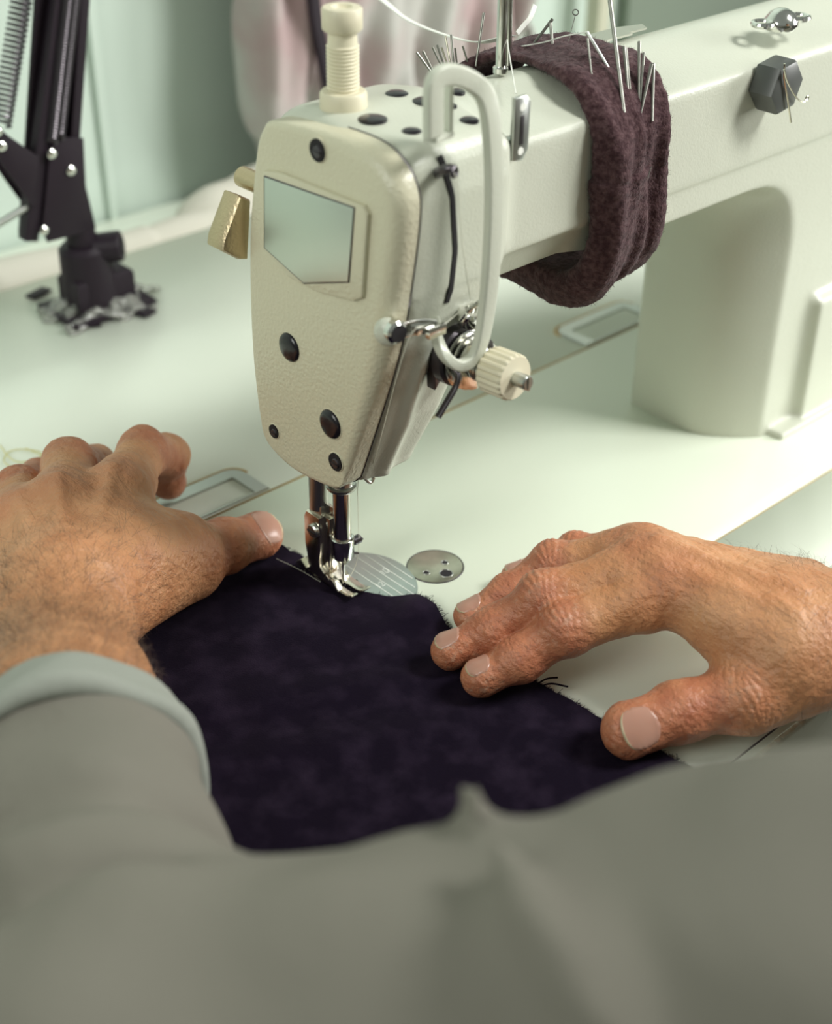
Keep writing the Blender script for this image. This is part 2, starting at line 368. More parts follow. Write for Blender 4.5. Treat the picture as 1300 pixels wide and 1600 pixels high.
# ---------------- casting: arm, pillar and head in one cast body
Fc = Field((-16, -64, -2), (470, 60, 226), 1.5)
def casting(x, y, z):
    # solid block
    fy = -46+0*x
    arm = smax(smax(-46-y, y-28, 10), smax(z-221, -x-9, 8), 5)
    ch = ((-46-y)*.29+(z-207.5)*.957)+0*x                               # top front slope
    arm = smax(smax(arm, ch, 3), (y-2)*.6+(z-220)*.8+0*x, 14)
    st = np.clip((165-z)/4, 0, 1); st = st*st*(3-2*st); dp = 2.2+np.clip((112-x)/20, 0, 1)*np.clip((165-z)/15, 0, 1.4)*9
    arm = smax(arm, (-46-y)+st*dp, 3)
    arm = smax(arm, x-462, 10)
    # opening under the arm
    fx = 232+28*np.clip((-8-y)/38, 0, 1.3)**2+3*np.clip((y-10)/40, 0, 1)
    op = smax(x-fx, z-148, 42)
    arm = smax(arm, -op, 1.6)
    return arm
Fc.op(casting, (-16, -64, -2), (470, 60, 226))
Fc.op(lambda x, y, z: smax(smax(smax(285-x, x-480, 2), smax(-50-y, y+20, 2), 2), z-73+(x-300)*.0, 4), (270, -60, -2), (470, 0, 80), 8)          # lower control step
Fc.op(lambda x, y, z: smax(smax(smax(262-x, x-480, 2), smax(-54-y, y+20, 1), 2), z-3.5, 2)+0*x, (255, -62, -2), (470, 0, 8), 3)                 # base flange
def head(x, y, z):
    hf = np.interp(z.ravel(), [60, 75, 100, 140, 160, 200, 215], [-20, -23, -34, -47, -51, -53, -50]).astype(np.float32).reshape(z.shape)
    hb = np.interp(z.ravel(), [60, 76, 110, 165, 205, 222], [16, 25, 31, 30, 27, 18]).astype(np.float32).reshape(z.shape)
    xr = np.interp(z.ravel(), [60, 75, 120, 150, 170], [20, 24, 31, 36, 41]).astype(np.float32).reshape(z.shape)
    rib = 3.4*np.exp(-((x-4)/4.0)**2)*np.clip((150-z)/20, 0, 1)      # vertical flute
    d = smax(smax(hf-y-rib, y-hb, 8), smax(x-xr, -x-9, 4), 6)
    d = smax(d, z-219.5, 10); d = smax(d, 70-z+.35*np.abs(y+4)*0, 3)
    return d
Fc.op(head, (-14, -62, 60), (46, 50, 226), 14)
# recess for the tension unit
Fc.ell((22, -58, 132), (13, 14, 17), 4, 's')
v, f = Fc.mesh(); CV = v; mesh_obj('casting', v, f, M['paint'], sm, smooth=60, fixn=False)
del Fc
# ---------------- face plate
FO = [(14, 216.5), (20, 212), (24, 204), (28.5, 185), (32, 165), (34, 140), (34.5, 110), (32, 84), (29, 74), (20, 69), (8, 67), (-6, 68), (-17, 70), (-22, 74), (-26, 82), (-46, 138), (-53, 170), (-57, 198), (-55, 209), (-48, 216), (-36, 220), (-10, 219.5)]
FS = [tuple(p[:2]) for p in spline([(a, c, 0) for a, c in FO], 6, closed=True)]
b = MB(); P = np.array(FS); n = len(P); cen = P.mean(0)
tang = np.roll(P, -1, 0)-np.roll(P, 1, 0); nn = np.stack([tang[:, 1], -tang[:, 0]], 1); nn /= np.linalg.norm(nn, axis=1)[:, None]
if ((nn*(P-cen)).sum(1)).mean() < 0: nn = -nn
rw = np.where(P[:, 0] < -20, 2.6+5*np.clip((P[:, 1]-80)/45, 0, 1), 2.8)                           # broader rounding along the front edge
sp = np.linalg.norm(tang, axis=1)/2; dth = np.abs(np.arctan2(np.roll(tang, -1, 0)[:, 1], np.roll(tang, -1, 0)[:, 0])-np.arctan2(tang[:, 1], tang[:, 0])); dth = np.minimum(dth, 2*PI-dth)
rad = sp/np.maximum(dth, 1e-3)
for _ in range(3): rad = np.minimum(rad, np.minimum(np.roll(rad, 1), np.roll(rad, -1)))
rw = np.minimum(rw, rad*.75)
for _ in range(12): rw = (rw+np.roll(rw, 1)+np.roll(rw, -1))/3
rw = np.minimum(rw, rad*.9)
rings = []
for k in range(7):
    a = PI/2*k/6; rings.append([(-8.5 if k == 0 and False else -19+rw[i]*(1-math.sin(a))*.9 if True else 0, *(P[i]-nn[i]*rw[i]*(1-math.cos(a)))) for i in range(n)])
rings = rings[:]                                                  # k=0 outer, k=6 front
back = [(-8.8, *p) for p in P]
inner = [[(-19.2-.6*(1-((s-.5)/.5 if s > .5 else 0)), *(cen+(P[i]-nn[i]*rw[i]-cen)*s)) for i in range(n)] for s in (.8, .5)]
allr = [back]+rings+[[(-19.02-(1-s_)*1.0, *(cen+(P[i]-nn[i]*rw[i]-cen)*s_)) for i in range(n)] for s_ in (.93, .6)]; b.v = [q for r in allr for q in r]
b.f = [(i*n+j, i*n+(j+1) % n, (i+1)*n+(j+1) % n, (i+1)*n+j) for i in range(len(allr)-1) for j in range(n)]+[tuple((len(allr)-1)*n+j for j in range(n)), tuple(range(n))[::-1]]; b.m = [0]*len(b.f)
fp = b.build('face_plate', M['face'], sm, smooth=50)
b = MB(); b.tube([(-8.6, *(P[i]+nn[i]*.05)) for i in range(n)], .35, 5, closed=True); b.build('seam', M['dark'], fp)
def fx(px, py): q = at(px, py, 0, -19.6); return q
# name badge: pentagon blank plate inside a raised frame
pent = [tuple(fx(*p)[1:]) for p in ((420, 274), (420, 385), (481, 440), (551, 438), (560, 323))]
fr = [tuple(fx(*p)[1:]) for p in ((416, 266), (415, 391), (455, 432), (500, 455), (556, 469), (570, 464), (579, 334), (572, 321), (440, 268))]
b = MB(); b.prism(fr, 0, -18.5, -21.3, .9); b.build('badge_frame', M['face'], fp)
b = MB(); b.prism(pent, 0, -21.0, -22.0, .5); b.build('badge', M['badge'], fp, smooth=30)
b = MB(); pp = [(-21.5, *q) for q in pent]; b.tube(pp, .45, 5, closed=True); b.build('badge_groove', M['dark'], fp)
def plug(px, py, r, name='plug', dome=True):
    q = fx(px, py); b = MB(); b.torus((-19.1, q[1], q[2]), (1, 0, 0), r+.25, .38, 32, 8); b.build('hole_rim', M['face'], fp)
    b = MB()
    if dome: b.lathe([(r, -1), (r, .6), (r*.93, 1.4), (r*.7, 2.0), (r*.35, 2.3), (.01, 2.4)], (-18.9, q[1], q[2]), (-1, 0, 0), 36); b.build(name, M['black'], fp)
    else:
        b.lathe([(r, 0), (r, .8)], (-19.2, q[1], q[2]), (-1, 0, 0), 28); h = b.build('screw_hole', M['pit'], fp)
        b = MB(); b.lathe([(r*.62, 0), (r*.62, .6), (r*.5, 1.2), (.01, 1.4)], (-19.4, q[1]-.6, q[2]-.3), (-1, 0, 0), 20); b.box((-20.9, q[1]-.6, q[2]-.3), (.15, r*.5, .3), 0); b.build('screw', M['dark'], h)
plug(452, 543, 6.2); plug(516, 663, 6.3)
plug(496, 235, 4.2, dome=False); plug(428, 674, 3.0, dome=False); plug(524, 722, 3.9, dome=False)
# black oil caps on the top
for px, py, r in ((620, 157, 4.4), (582, 193, 5.4), (643, 206, 3.6), (665, 166, 5), (700, 170, 3.4), (733, 188, 3.6), (712, 137, 3.8)):
    q = at(px, py, 2, 219.8); b = MB(); b.lathe([(r, -2), (r, .1), (r*.8, .6), (.01, 1.0)], (q[0], q[1], CV[(np.abs(CV[:, 0]-q[0]) < 3) & (np.abs(CV[:, 1]-q[1]) < 3), 2].max()), n=28); b.build('oil_cap', M['black'], sm)
# presser adjusting screw (knurled nut, threaded rod, knurled head)
q = at(537, 175, 2, 220)
ps = None; qx, qy = q[0], q[1]
b = MB(); b.lathe([(8.2, 0), (8.8, .8), (8.8, 8.6), (8.0, 9.6), (6, 9.7), (6, 9.2), (.01, 9.2)], (qx, qy, 218.5), n=72, knurl=(8.3, .35)); b.build('lock_nut', M['ivory'], sm)
pr = []
for k in range(14): pr += [(6.1, 8+k*1.35), (5.5, 8.6+k*1.35)]
pr += [(5.4, 27.5), (5.2, 32)]
b = MB(); b.lathe(pr, (qx, qy, 218.5), n=32); b.build('pressure_screw', M['ivory'], sm, smooth=20)
b = MB(); b.lathe([(6.6, 31), (7.4, 31.8), (7.4, 38.5), (6.8, 39.2), (4, 39.3), (3.2, 38.0), (.01, 37.8)], (qx, qy, 218.5), n=64, knurl=(7.0, .3)); sh = b.build('screw_knob', M['ivory'], sm)
# lifting lever at the rear of the head
b = MB(); pl = [at(px, py, 1, 30) for px, py in ((386, 312), (404, 318), (399, 412), (385, 412), (358, 398), (360, 382))]
q0 = at(380, 365, 1, 38)
lev = [(p[0], p[2]) for p in pl]; b.prism(lev, 1, 34, 46, 2.0); b.build('presser_lift_lever', M['gold'], sm)
q = at(400, 285, 1, 36); b = MB(); b.cyl((q[0], 30, q[2]), (q[0], 46, q[2]), 4.2, bev=1); b.build('lever_pivot', M['gold'], sm)
b = MB(); pts = []
for z in np.linspace(157, 214, 24):
    xc = float(np.interp(z, [150, 178, 199, 221], [11, 13, 10, 4])); m_ = (np.abs(CV[:, 0]-xc) < 2) & (np.abs(CV[:, 2]-z) < 2); pts.append((xc, CV[m_, 1].min()+1.75, z))
b.tube(pts, 1, sec=(1.35, 2.0, .3), up=(0, 1, 0)); b.build('slot_shade_strip', M['pit'], sm)  # dark strip flush with the casting, painting the shade inside the take-up slot
# ---------------- take-up guard: painted flat strip bent into a hoop
Gp = [(677, 212), (677, 180), (677, 150), (680, 128), (694, 117), (715, 118), (740, 130), (759, 152), (768, 200), (772, 290), (769, 390), (762, 470), (752, 530), (739, 560), (717, 571), (697, 558), (684, 532), (680, 500)]
gy = [-60]*7+[-62, -64, -66, -67, -67, -67, -66, -65, -63, -58, -50]
gw = [1]*9+[1, 1, .95, .85, .7, .6, .55, .5, .5]
pts = spline([at(px, py, 1, y) for (px, py), y in zip(Gp, gy)], 5); gw = np.interp(np.linspace(0, 17, len(pts)), range(18), gw)
b = MB(); b.tube(pts, list(gw), sec=(3.6, 2.0, 1.1), up=(0, 1, 0)); b.build('take_up_guard', M['paint'], sm)
q = at(699, 208, 1, -52); q2 = at(700, 122, 1, -52)
b = MB(); b.tube([q, q2], 1, sec=(1.0, 2.2, .6), up=(0, 1, 0)); b.tube([at(672, 214, 1, -60)+V(0, 0, -1), q], 1, sec=(1.2, 2.5, .8), up=(0, 1, 0)); b.build('guard_bracket', M['paint'], sm)
# take-up lever eye sticking out of the slot
b = MB(); pts = [at(px, py, 1, y) for px, py, y in ((681, 272, -48), (688, 268, -56), (697, 264, -60), (706, 263, -62))]
b.tube(spline(pts, 4), [2.0]*4+[1.8]*4+[1.6]*5, 10); b.torus(at(709, 268, 1, -62), (.3, -1, .2), 1.6, .9, 18, 8); b.build('take_up_lever', M['dark'], sm)
# chrome plate thread guide on the arm
q = at(806, 200, 1, -48.5); qc = V(q[0], -49.5, q[2])
b = MB(); b.prism([(qc[0]+x, qc[2]+z) for x, z in ((-4.2, -11), (1.5, -12), (4.2, -8), (4.2, 10), (1.8, 12.5), (-4.2, 12.5))], 1, -51.5, -49.6, .4)
tg = b.build('thread_guide_plate', M['steel'], sm, smooth=30)
b = MB(); b.box((qc[0], -48, qc[2]-6), (2.5, 2.6, 2.5)); b.build('guide_foot', M['steel'], tg)
for dz in (-8.0, 8.5):
    b = MB(); b.lathe([(1.5, 0), (1.5, .25)], (qc[0], -51.4, qc[2]+dz), (0, -1, 0), 18); b.build('guide_hole', M['wthread'], tg)
b = MB(); b.box((qc[0], -51.6, qc[2]-.0), (.8, .2, 5.5), .1); b.build('guide_slot', M['dark'], tg)
# three-way chrome guide beside the face plate
b = MB(); a0 = at(622, 518, 1, -55); a1 = at(655, 510, 1, -57); a2 = at(680, 512, 1, -60)
b.tube(spline([a0, a1, a2], 5), 1, sec=(1.0, 3.2, .8), up=(0, 0, 1)); b.box(a1+V(0, -1, 0), (4, 2.6, 1.6), .5); b.box(a2+V(-1, -1.5, -.5), (4.2, 1.1, 2.2), .5)
b.cyl(a0+V(0, 6, 0), a0+V(-1, -1.5, 0), 4.4, bev=1); gd = b.build('thread_guide_clip', M['chrome'], sm)
b = MB(); b.lathe([(3.4, 0), (3.4, .4)], a0+V(-1.0, -1.6, 0), (-.1, -1, 0), 22); b.build('guide_mouth', M['pit'], gd)
b = MB(); b.ell = None
b = MB(); b.lathe([(5.6, 0), (5.2, 2), (3.5, 3.6), (.01, 4.2)], at(604, 519, 1, -51)+V(1, 0, 0), (-.8, -.5, 0), 24); b.build('guide_boss', M['paint'], sm)
# small chrome hook guide high in the recess
q = at(738, 482, 1, -54)
b = MB(); b.tube(spline([q+V(*d) for d in ((-6, 0, -3), (-5, -3, 2), (0, -5, 5), (6, -4, 6), (9, 0, 5))], 5), 1.0, 8)
b.lathe([(5.2, -3), (5.5, -2), (5.5, 2), (4.6, 3), (2.6, 3), (2.6, 1), (.01, 1)], q+V(1, 2, -4), (0, -.25, 1), 28); b.build('pre_tension_guide', M['chrome'], sm)
# tension unit
TC = V(18.5, -47, 131.5); D = nrm((.02, -1, .06))
b = MB(); b.lathe([(11.5, 0), (12, .5), (12, 5), (11, 6), (.01, 6)], TC, D, 40); b.build('tension_housing', M['dark'], sm)
for t, r in ((8, 11.5), (10.8, 11.2), (13.4, 10.4)):
    b = MB(); b.lathe([(r, 0), (r+.3, .4), (r*.8, 1.3), (3, 1.5)], TC+D*t, D, 40); b.build('tension_disc', M['chrome'], sm)
b = MB(); b.tube([TC+D*(15.5+i*.14)+frame(D)[0]*6.2*math.cos(i*.55)+frame(D)[1]*6.2*math.sin(i*.55) for i in range(50)], .7, 6); b.build('tension_spring', M['steel'], sm)
b = MB(); b.lathe([(8.2, 21), (9.2, 21.8), (9.2, 32.6), (8.4, 33.8), (.01, 34)], TC, D, 60, knurl=None)
vs = []
for i, (x, y, z) in enumerate(b.v):
    p = V(x, y, z); rel = p-TC; t = rel@D; rad = rel-D*t; L = np.linalg.norm(rad)
    if 21.5 < t < 33 and L > 9 and (i % 60) % 3 == 0: p = p-nrm(rad)*.9
    vs.append(tuple(p))
b.v = vs; b.build('tension_knob', M['ivory'], sm, smooth=25)
b = MB(); b.cyl(TC+D*20, TC+D*40.5, 2.9, bev=.5); b.box(TC+D*40.4, (.5, .6, 2.9)); b.build('tension_stud', M['steel'], sm)
b = MB(); pts = [at(px, py, 1, y) for px, py, y in ((690, 560, -58), (712, 578, -64), (716, 590, -66), (711, 606, -66), (697, 630, -66), (684, 652, -66))]
b.tube(spline(pts, 5), 1, sec=(.7, 1.8, .5), up=(.5, .8, 0)); b.build('check_lever', M['dark'], sm)
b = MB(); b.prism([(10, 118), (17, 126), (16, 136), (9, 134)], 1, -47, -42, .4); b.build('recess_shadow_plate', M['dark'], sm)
# hex plug on the arm front
q = at(1196, 128, 1, -46); b = MB()
hx = [(12*math.cos(k*PI/3+.15), 12*math.sin(k*PI/3+.15)) for k in range(6)]
b.prism([(q[0]+a, q[2]+c) for a, c in hx], 1, -45, -58, 1.6); b.build('hex_plug', M['lampblack'] if False else M['pit'] if False else mat('dark_plug', (.075, .08, .075), .34), sm, smooth=25)
HX = V(q[0], -58, q[2])
# chrome stud group on the arm top
q = at(1220, 34, 2, 221); b = MB()
b.lathe([(7, -2), (8, 0), (7.6, 2), (5.5, 5), (3, 6.5), (.01, 7)], (q[0], q[1], 220), n=32)
for s in (-1, 1): b.torus((q[0]+s*11, q[1]-s*2, 221.5), (0, 0, 1), 4.3, 1.3, 20, 8)
b.build('top_thread_guide', M['chrome'], sm)
# foil sticker on arm top
p0 = at(945, 85, 2, 220.2); b = MB(); p1 = at(1055, 55, 2, 220.2)
b.prism([(p0[0], -3), (p1[0]-12, -3), (p1[0]-12, -1), (p1[0], -1), (p1[0]+3, 4), (p1[0]-10, 8), (p0[0], 8)], 2, 219.5, 220.4); b.build('foil_sticker', M['sticker'], sm)
# thread post on top of arm
q = at(782, 107, 2, 221); b = MB()
b.cyl((q[0], q[1], 219), (q[0]-.5, q[1]+.5, 300), 2.1, 2.1); b.cyl((q[0]+3.2, q[1]-1, 222), (q[0]+1.5, q[1]+.5, 300), 1.5); b.cyl((q[0], q[1], 219), (q[0], q[1], 222), 3.2, bev=.5)
b.torus((q[0]+2.5, q[1]-1, 258), (.3, 1, .2), 2.0, .8, 16, 6); b.build('thread_post', M['chrome'], sm)
# ---------------- needle bar, needle, presser bar and foot
b = MB(); b.lathe([(6.2, 0), (6.6, .6), (6.6, 1.6), (6, 2), (5.2, 2.2), (5.2, 16)], (0, 0, 55), n=32); b.build('needle_bar_bushing', M['steel'], sm)
b = MB(); b.cyl((0, 0, 26), (0, 0, 70), 4.0, n=32); b.build('needle_bar', M['chrome'], sm)
b = MB(); b.lathe([(4.4, 0), (5.2, 1), (5.2, 10.5), (4.6, 11)], (0, 0, 18.5), n=32); b.lathe([(2.2, -3), (4.2, 0)], (0, 0, 18.5), n=20); nc = b.build('needle_clamp', M['chrome'], sm)
b = MB(); b.cyl((5, -1, 25), (9, -1.6, 25.5), 2.1, bev=.4); b.box((9.1, -1.6, 25.5), (.3, 1.6, .35)); b.tube([(3, -2, 20), (6.5, -3, 19), (6.5, -1, 18.2)], .5, 6); b.build('clamp_screw', M['dark'], nc)
b = MB(); b.cyl((0, 0, -2), (0, 0, 17), .52, 1.0, n=14); b.build('needle', M['chrome'], sm)
b = MB(); b.tube(spline([(6, -2, 66), (9, -4, 59), (12, -5, 55), (14, -5, 57), (11, -4, 61), (7, -2, 65)], 5), .8, 8); b.build('needle_bar_guide', M['steel'], sm)
b = MB(); b.cyl((-2, 13, 40), (-2, 13, 80), 4.6, n=28); b.box((-2, 12.5, 36), (3, 4.2, 7), 1.2); b.build('presser_bar', M['steel'], sm)
PF = thing('x', (0, 0, 0)); bpy.data.objects.remove(PF)
b = MB(); b.prism([(17.5, 37.5), (8.2, 37.5), (8, 35), (8, 20), (9.5, 14), (9, 11), (6, 9), (7, 5), (18, 5), (17.5, 12), (19, 20), (19, 34)][::-1], 0, -6.5, 1.8, .5)
ft = b.build('presser_foot', M['nickel'], sm, smooth=30)
b = MB(); q = at(492, 828, 0, -6.8); b.lathe([(3.4, 0), (3.4, 1.4), (2.8, 2), (.01, 2.1)], q, (-1, 0, 0), 24); fs = b.build('foot_screw', M['steel'], ft)
b = MB(); b.box(q+V(-2.2, 0, 0), (.2, 2.7, .45)); b.build('screw_slot', M['pit'], fs)
b = MB(); b.box((-2, 5, 39), (.5, 4, 5)); b.prism([(4, 20), (4.5, 12), (5.5, 8), (8.6, 8), (8.6, 38), (4, 38)], 0, -4, 1.6, .4); b.build('foot_bracket', M['nickel'], ft)
b = MB()                                                          # sole: two toes with upturned tips, needle gap between
prof = [(20, 4.4), (18, 2.8), (14, 2.1), (-4, 2.1), (-8.5, 2.7), (-11.5, 4.4), (-11.9, 5.2), (-11, 5.4), (-8.4, 4.0), (-5, 3.6), (14, 3.7), (17, 4.4), (19.6, 5.8)]
for xa, xb in ((-5.2, -1.4), (1.4, 6.4)): b.prism(prof, 0, xa, xb, .45)
b.prism([(18, 2.6), (6, 2.1), (2.4, 2.1), (2.4, 5), (8, 8.5), (16, 7.5), (19, 4)], 0, -5.2, 5.6, .6); b.prism([(-3, 3), (3.6, 3), (3.6, 7.6), (1, 7)], 0, -5.6, -2.0, .5)
b.build('foot_sole', M['nickel'], ft, smooth=30)
b = MB(); b.prism([(20, 3), (26, 5.5), (22, 9), (18, 6)], 0, -7, -1, .4); b.build('heel_plate', M['nickel'], ft, smooth=30)
# ================================================================== SEWING THREAD
def thread(name, pts, r, m, label, cat='thread', n=6, group=None):
    b = MB(); b.tube(spline(pts, n), r, 6); return tag(b.build(name, m), label, cat, group)
thread('needle_thread', [at(738, 470, 1, -60), at(682, 515, 1, -62), at(652, 512, 1, -62), at(628, 560, 1, -56), at(583, 725, 1, -25), (6.5, -3.6, 60), (6.5, -3.0, 19), (.6, -1.2, 4)], .16, M['thread'], 'fine pale thread running down the head to the needle', n=4)
thread('take_up_thread', [at(709, 268, 1, -63), at(716, 300, 1, -64), at(722, 380, 1, -63), at(735, 470, 1, -62)], .16, M['thread'], 'fine pale thread hanging from the take-up lever to the tension unit', n=4)
# ================================================================== FELT BAND WITH NEEDLES
YC, ZC = -8.5, 183.
def bandq(y, z):
    hz = np.where(z > ZC, 37., np.where(z < ZC, 37., 37.)); zz = np.where(z < ZC, (z-ZC)*37/(50.+0*y), z-ZC)
    qy = np.abs(y-YC)-(38-24); qz = np.abs(zz)-(37-24)
    return np.sqrt(np.maximum(qy, 0)**2+np.maximum(qz, 0)**2)+np.minimum(np.maximum(qy, qz), 0)-24
Ff = Field((48, -78, 96), (172, 64, 248), 1.1)
def band(x, y, z):
    q = bandq(y, z); ang = np.arctan2(z-ZC, y-YC)
    xc = 120+5*np.cos(ang-.4)+3*np.sin(2*ang)-26*np.exp(-((ang-.25)/.75)**2); hw = 24+2*np.sin(ang*1.5+1)+2*np.cos(ang*3)-3*np.clip(-np.sin(ang), 0, 1)
    u = (x-xc)/hw
    th = 9.5+1.6*np.sin(3.6*u+ang*1.2)+1.0*np.sin(8*u-ang*2+.8)+.45*np.sin(15*u+ang*3)+.9*np.sin(5*ang+2*u)
    th = th*(1-.55*np.clip(np.sin(ang)+.25*np.cos(ang), 0, 1))-1.6*np.exp(-((u-.3-.2*np.sin(ang*2))/.12)**2)
    d = smax(smax(q-th, -q-1.5, 1.5), (np.abs(u)-1)*hw*(.95)+np.maximum(q-3, 0)*.35, 5)
    return d+.22*grid_noise(x, y, z, .9, 3)
Ff.op(band, (48, -78, 96), (172, 64, 248))
v, f = Ff.mesh(); del Ff
FV = v; _d = FV-CAM; FZ = _d@_W; FX = 650+FPX*(_d@_R)/FZ; FY = 800-FPX*(_d@_U)/FZ
def felt_at(px, py, tol=7):
    r = np.hypot(FX-px, FY-py); m_ = r < max(tol, r.min()+1.5); return FV[m_][FZ[m_].argmin()]
vv = v; fa = np.array(f)
nrm_v = np.zeros_like(vv); fnn = np.cross(vv[fa[:, 2]]-vv[fa[:, 0]], vv[fa[:, 3]]-vv[fa[:, 1]]); fnn /= np.maximum(np.linalg.norm(fnn, axis=1), 1e-9)[:, None]
ids = rng.choice(len(fa), 9000); vs = list(map(tuple, vv)); fs = [tuple(q) for q in fa]; mi = [0]*len(fs)
for i in ids:                                                     # loose wool fibres
    c = vv[fa[i]].mean(0); d = nrm(fnn[i]+rng.normal(size=3)*.7); s = nrm(np.cross(d, rng.normal(size=3)))*.06; L = rng.uniform(.5, 2.0); k = len(vs); m1 = c+d*L*.5; d2 = nrm(d+rng.normal(size=3)*.5)
    vs += [tuple(c-s), tuple(c+s), tuple(m1+s), tuple(m1-s), tuple(m1+d2*L*.5)]; fs += [(k, k+1, k+2, k+3), (k+3, k+2, k+4)]
tag(mesh_obj('pincushion_band', vs, fs, M['felt'], None, smooth=180, fixn=False), 'dark brown wool felt band wrapped round the machine arm as a pincushion', 'pincushion')
def pin(px0, py0, px1, py1, dep, r=.55, bend=None, eye=False):
    """needle from its tip in the felt (px0,py0) to its head (px1,py1); dep = distance along the view"""
    a = felt_at(px0, py0); dd = (a-CAM)@_W; bq = ray(px1, py1, dd-dep)
    b = MB(); a = a-nrm(bq-a)*4
    if bend is not None: b.tube([a, ray(*bend, dep), bq], r, 8)
    else: b.cyl(a, bq, r*.75, r, 10)
    if eye: b.torus(bq+V(0, 0, 1.2), _W, 1.2, .25, 14, 6)
    return b
pins = [((666, 112), (651, 82), .6, 'left of the guard, leaning left at the outer end', 3), ((672, 112), (661, 80), .6, 'left of the guard, second from the outer end', 3), ((683, 108), (676, 74), .5, 'third from the left end', 3), ((690, 108), (683, 70), .5, 'fourth from the left end', 3),
 ((698, 104), (690, 74), .45, 'brassy, short, in the left row', 3), ((700, 102), (696, 56), .55, 'tall and brassy in the left row', 3), ((708, 100), (705, 54), .6, 'tallest of the left row', 3), ((712, 98), (711, 75), .45, 'short, just right of the tallest in the left row', 3),
 ((724, 92), (723, 72), .45, 'short and dark near the right end of the left row', 3), ((744, 82), (756, 20), .6, 'long and dark, standing between the guard and the steel post', 3)]
pg = 'needles stuck in the brown felt pincushion'
for i, ((a0, a1), (b0, b1), r, txt, dep) in enumerate(pins):
    b = pin(a0, a1, b0, b1, dep, r); tag(b.build('sewing_needle', M['pin'] if i not in (4, 5) else M['nickel']), 'needle in the felt band, '+txt, 'needle', pg)
pins = [((834, 60), (863, 30), None, .7, 'leaning up rightward just beyond the steel post', 2), ((861, 62), (860, 36), None, .7, 'short upright one behind the leaning needle', 3), ((888, 58), (899, 24), None, .2, 'thin wire pin with a looped eye', 3),
 ((978, 160), (953, 0), None, .95, 'longest, crossing the band and rising out of the picture', 2), ((986, 132), (975, 73), None, .75, 'pair left of the right cluster', 2), ((990, 132), (978, 73), None, .5, 'thin one beside the pair left of the right cluster', 2),
 ((1003, 142), (999, 65), None, .75, 'tallest of the right cluster', 2), ((1006, 148), (1006, 82), None, .6, 'dark upright one in the middle of the right cluster', 2),
 ((1010, 165), (1018, 100), None, .75, 'leaning right at the right end', 2), ((1024, 176), (1021, 99), None, .7, 'outermost on the right end', 2), ((1021, 270), (1023, 242), None, .35, 'thin and bright, low on the right side', 2), ((926, 108), (918, 60), None, .45, 'thin, below the bent needle', 2)]
for i, ((a0, a1), (b0, b1), bd, r, txt, dep) in enumerate(pins):
    b = pin(a0, a1, b0, b1, dep-2, r, eye=(i == 2)); tag(b.build('sewing_needle', M['pin']), 'needle in the felt band, '+txt, 'needle', pg)
b = pin(952, 96, 917, 50, 1, .8, bend=None); tag(b.build('sewing_needle', M['steel']), 'bent steel needle in the felt band with white thread tied on', 'needle', pg)
HN = ray(917, 50, (felt_at(952, 96)-CAM)@_W-1); PT = felt_at(805, 64)
thread('white_thread', [PT+V(0, 0, -1), PT*.6+HN*.4+V(0, 0, -1), PT*.3+HN*.7, HN], .3, M['wthread'], 'white thread stretched over the felt band to a bent needle')
_z = (at(782, 107, 2, 221)-CAM)@_W-6; thread('hanging_thread', [ray(787, 20, _z), ray(792, 60, _z), ray(799, 105, _z-4), ray(806, 146, _z-16)], .25, M['wthread'], 'white thread hanging from the steel post to the slotted guide')
b = MB(); pts = [ray(x, y, 600) for x, y in ((808, 52), (818, 40), (828, 28), (836, 8))]; b.tube(spline(pts, 5), 1, sec=(1.2, .3, .25), up=(.5, .6, .4)); tag(b.build('ribbon_end', M['wthread']), 'short white ribbon end sticking up behind the felt band', 'ribbon')
b = MB(); pts = spline([ray(*p) for p in ((540, -50, 760), (598, 0, 700), (640, 32, 680), (700, 56, 650), (745, 66, 625), (775, 62, 610), (800, 55, 600))], 8); b.tube(pts, 1, sec=(2.2, .25, .2), up=(.3, .3, .8)); tag(b.build('white_ribbon', M['wthread']), 'sheer white ribbon trailing down to the back of the felt band', 'ribbon')
# wire pins hooked round the hex plug
b = MB(); b.tube([HX+V(*d) for d in ((-7, -.8, 12), (-6, -.9, 6), (0, -1, -6), (5, -.9, -16))], .45, 8); tag(b.build('wire_pin', M['nickel']), 'straight pin lying steeply across the dark hex plug', 'pin', 'pins on the hex plug')
b = MB(); b.tube(spline([HX+V(*d) for d in ((-8, -1.6, 10), (-4, -1.6, 4), (4, -1.7, -4), (11, -1.5, -8), (14, -1.2, -7))], 4), .4, 8); b.torus(HX+V(14.5, -1.2, -7), (0, 1, 0), 1, .4, 12, 6); tag(b.build('wire_pin', M['nickel']), 'bent pin with a looped end hooked on the dark hex plug', 'pin', 'pins on the hex plug')
# ================================================================== BLACK CLOTH
def cloth_h(x, y):
    h = 1.6+0*x
    h = h+5.0*np.exp(-(((x-14)/9)**2+((y+34)/9)**2))+3.0*np.exp(-(((x+12)/22)**2+((y+6)/12)**2))*0      # ripple beside the foot
    h = h+1.0*np.sin(x*.045+y*.03)*np.exp(-((x+60)/80)**2)*.6+.8*np.sin((x+y*1.7)*.09+1)*np.exp(-((y+60)/40)**2)+.35*np.sin(x*.21-y*.13)
    h = h-1.0*np.exp(-((x-2)/7)**2-((y-2)/16)**2)
    return np.maximum(h, 1.3)
def cloth_edge(t):                                                # right-hand edge, t = y
    return np.interp(t, [-230, -185, -138, -100, -75, -55, -40, -30, -20, -10, 2, 22, 43], [26, 24, 19, 17, 14.5, 15, 20, 19, 12, 5, .5, 1.5, 0])
nx, ny = 150, 150; ys = np.linspace(45, -300, ny); vs = []
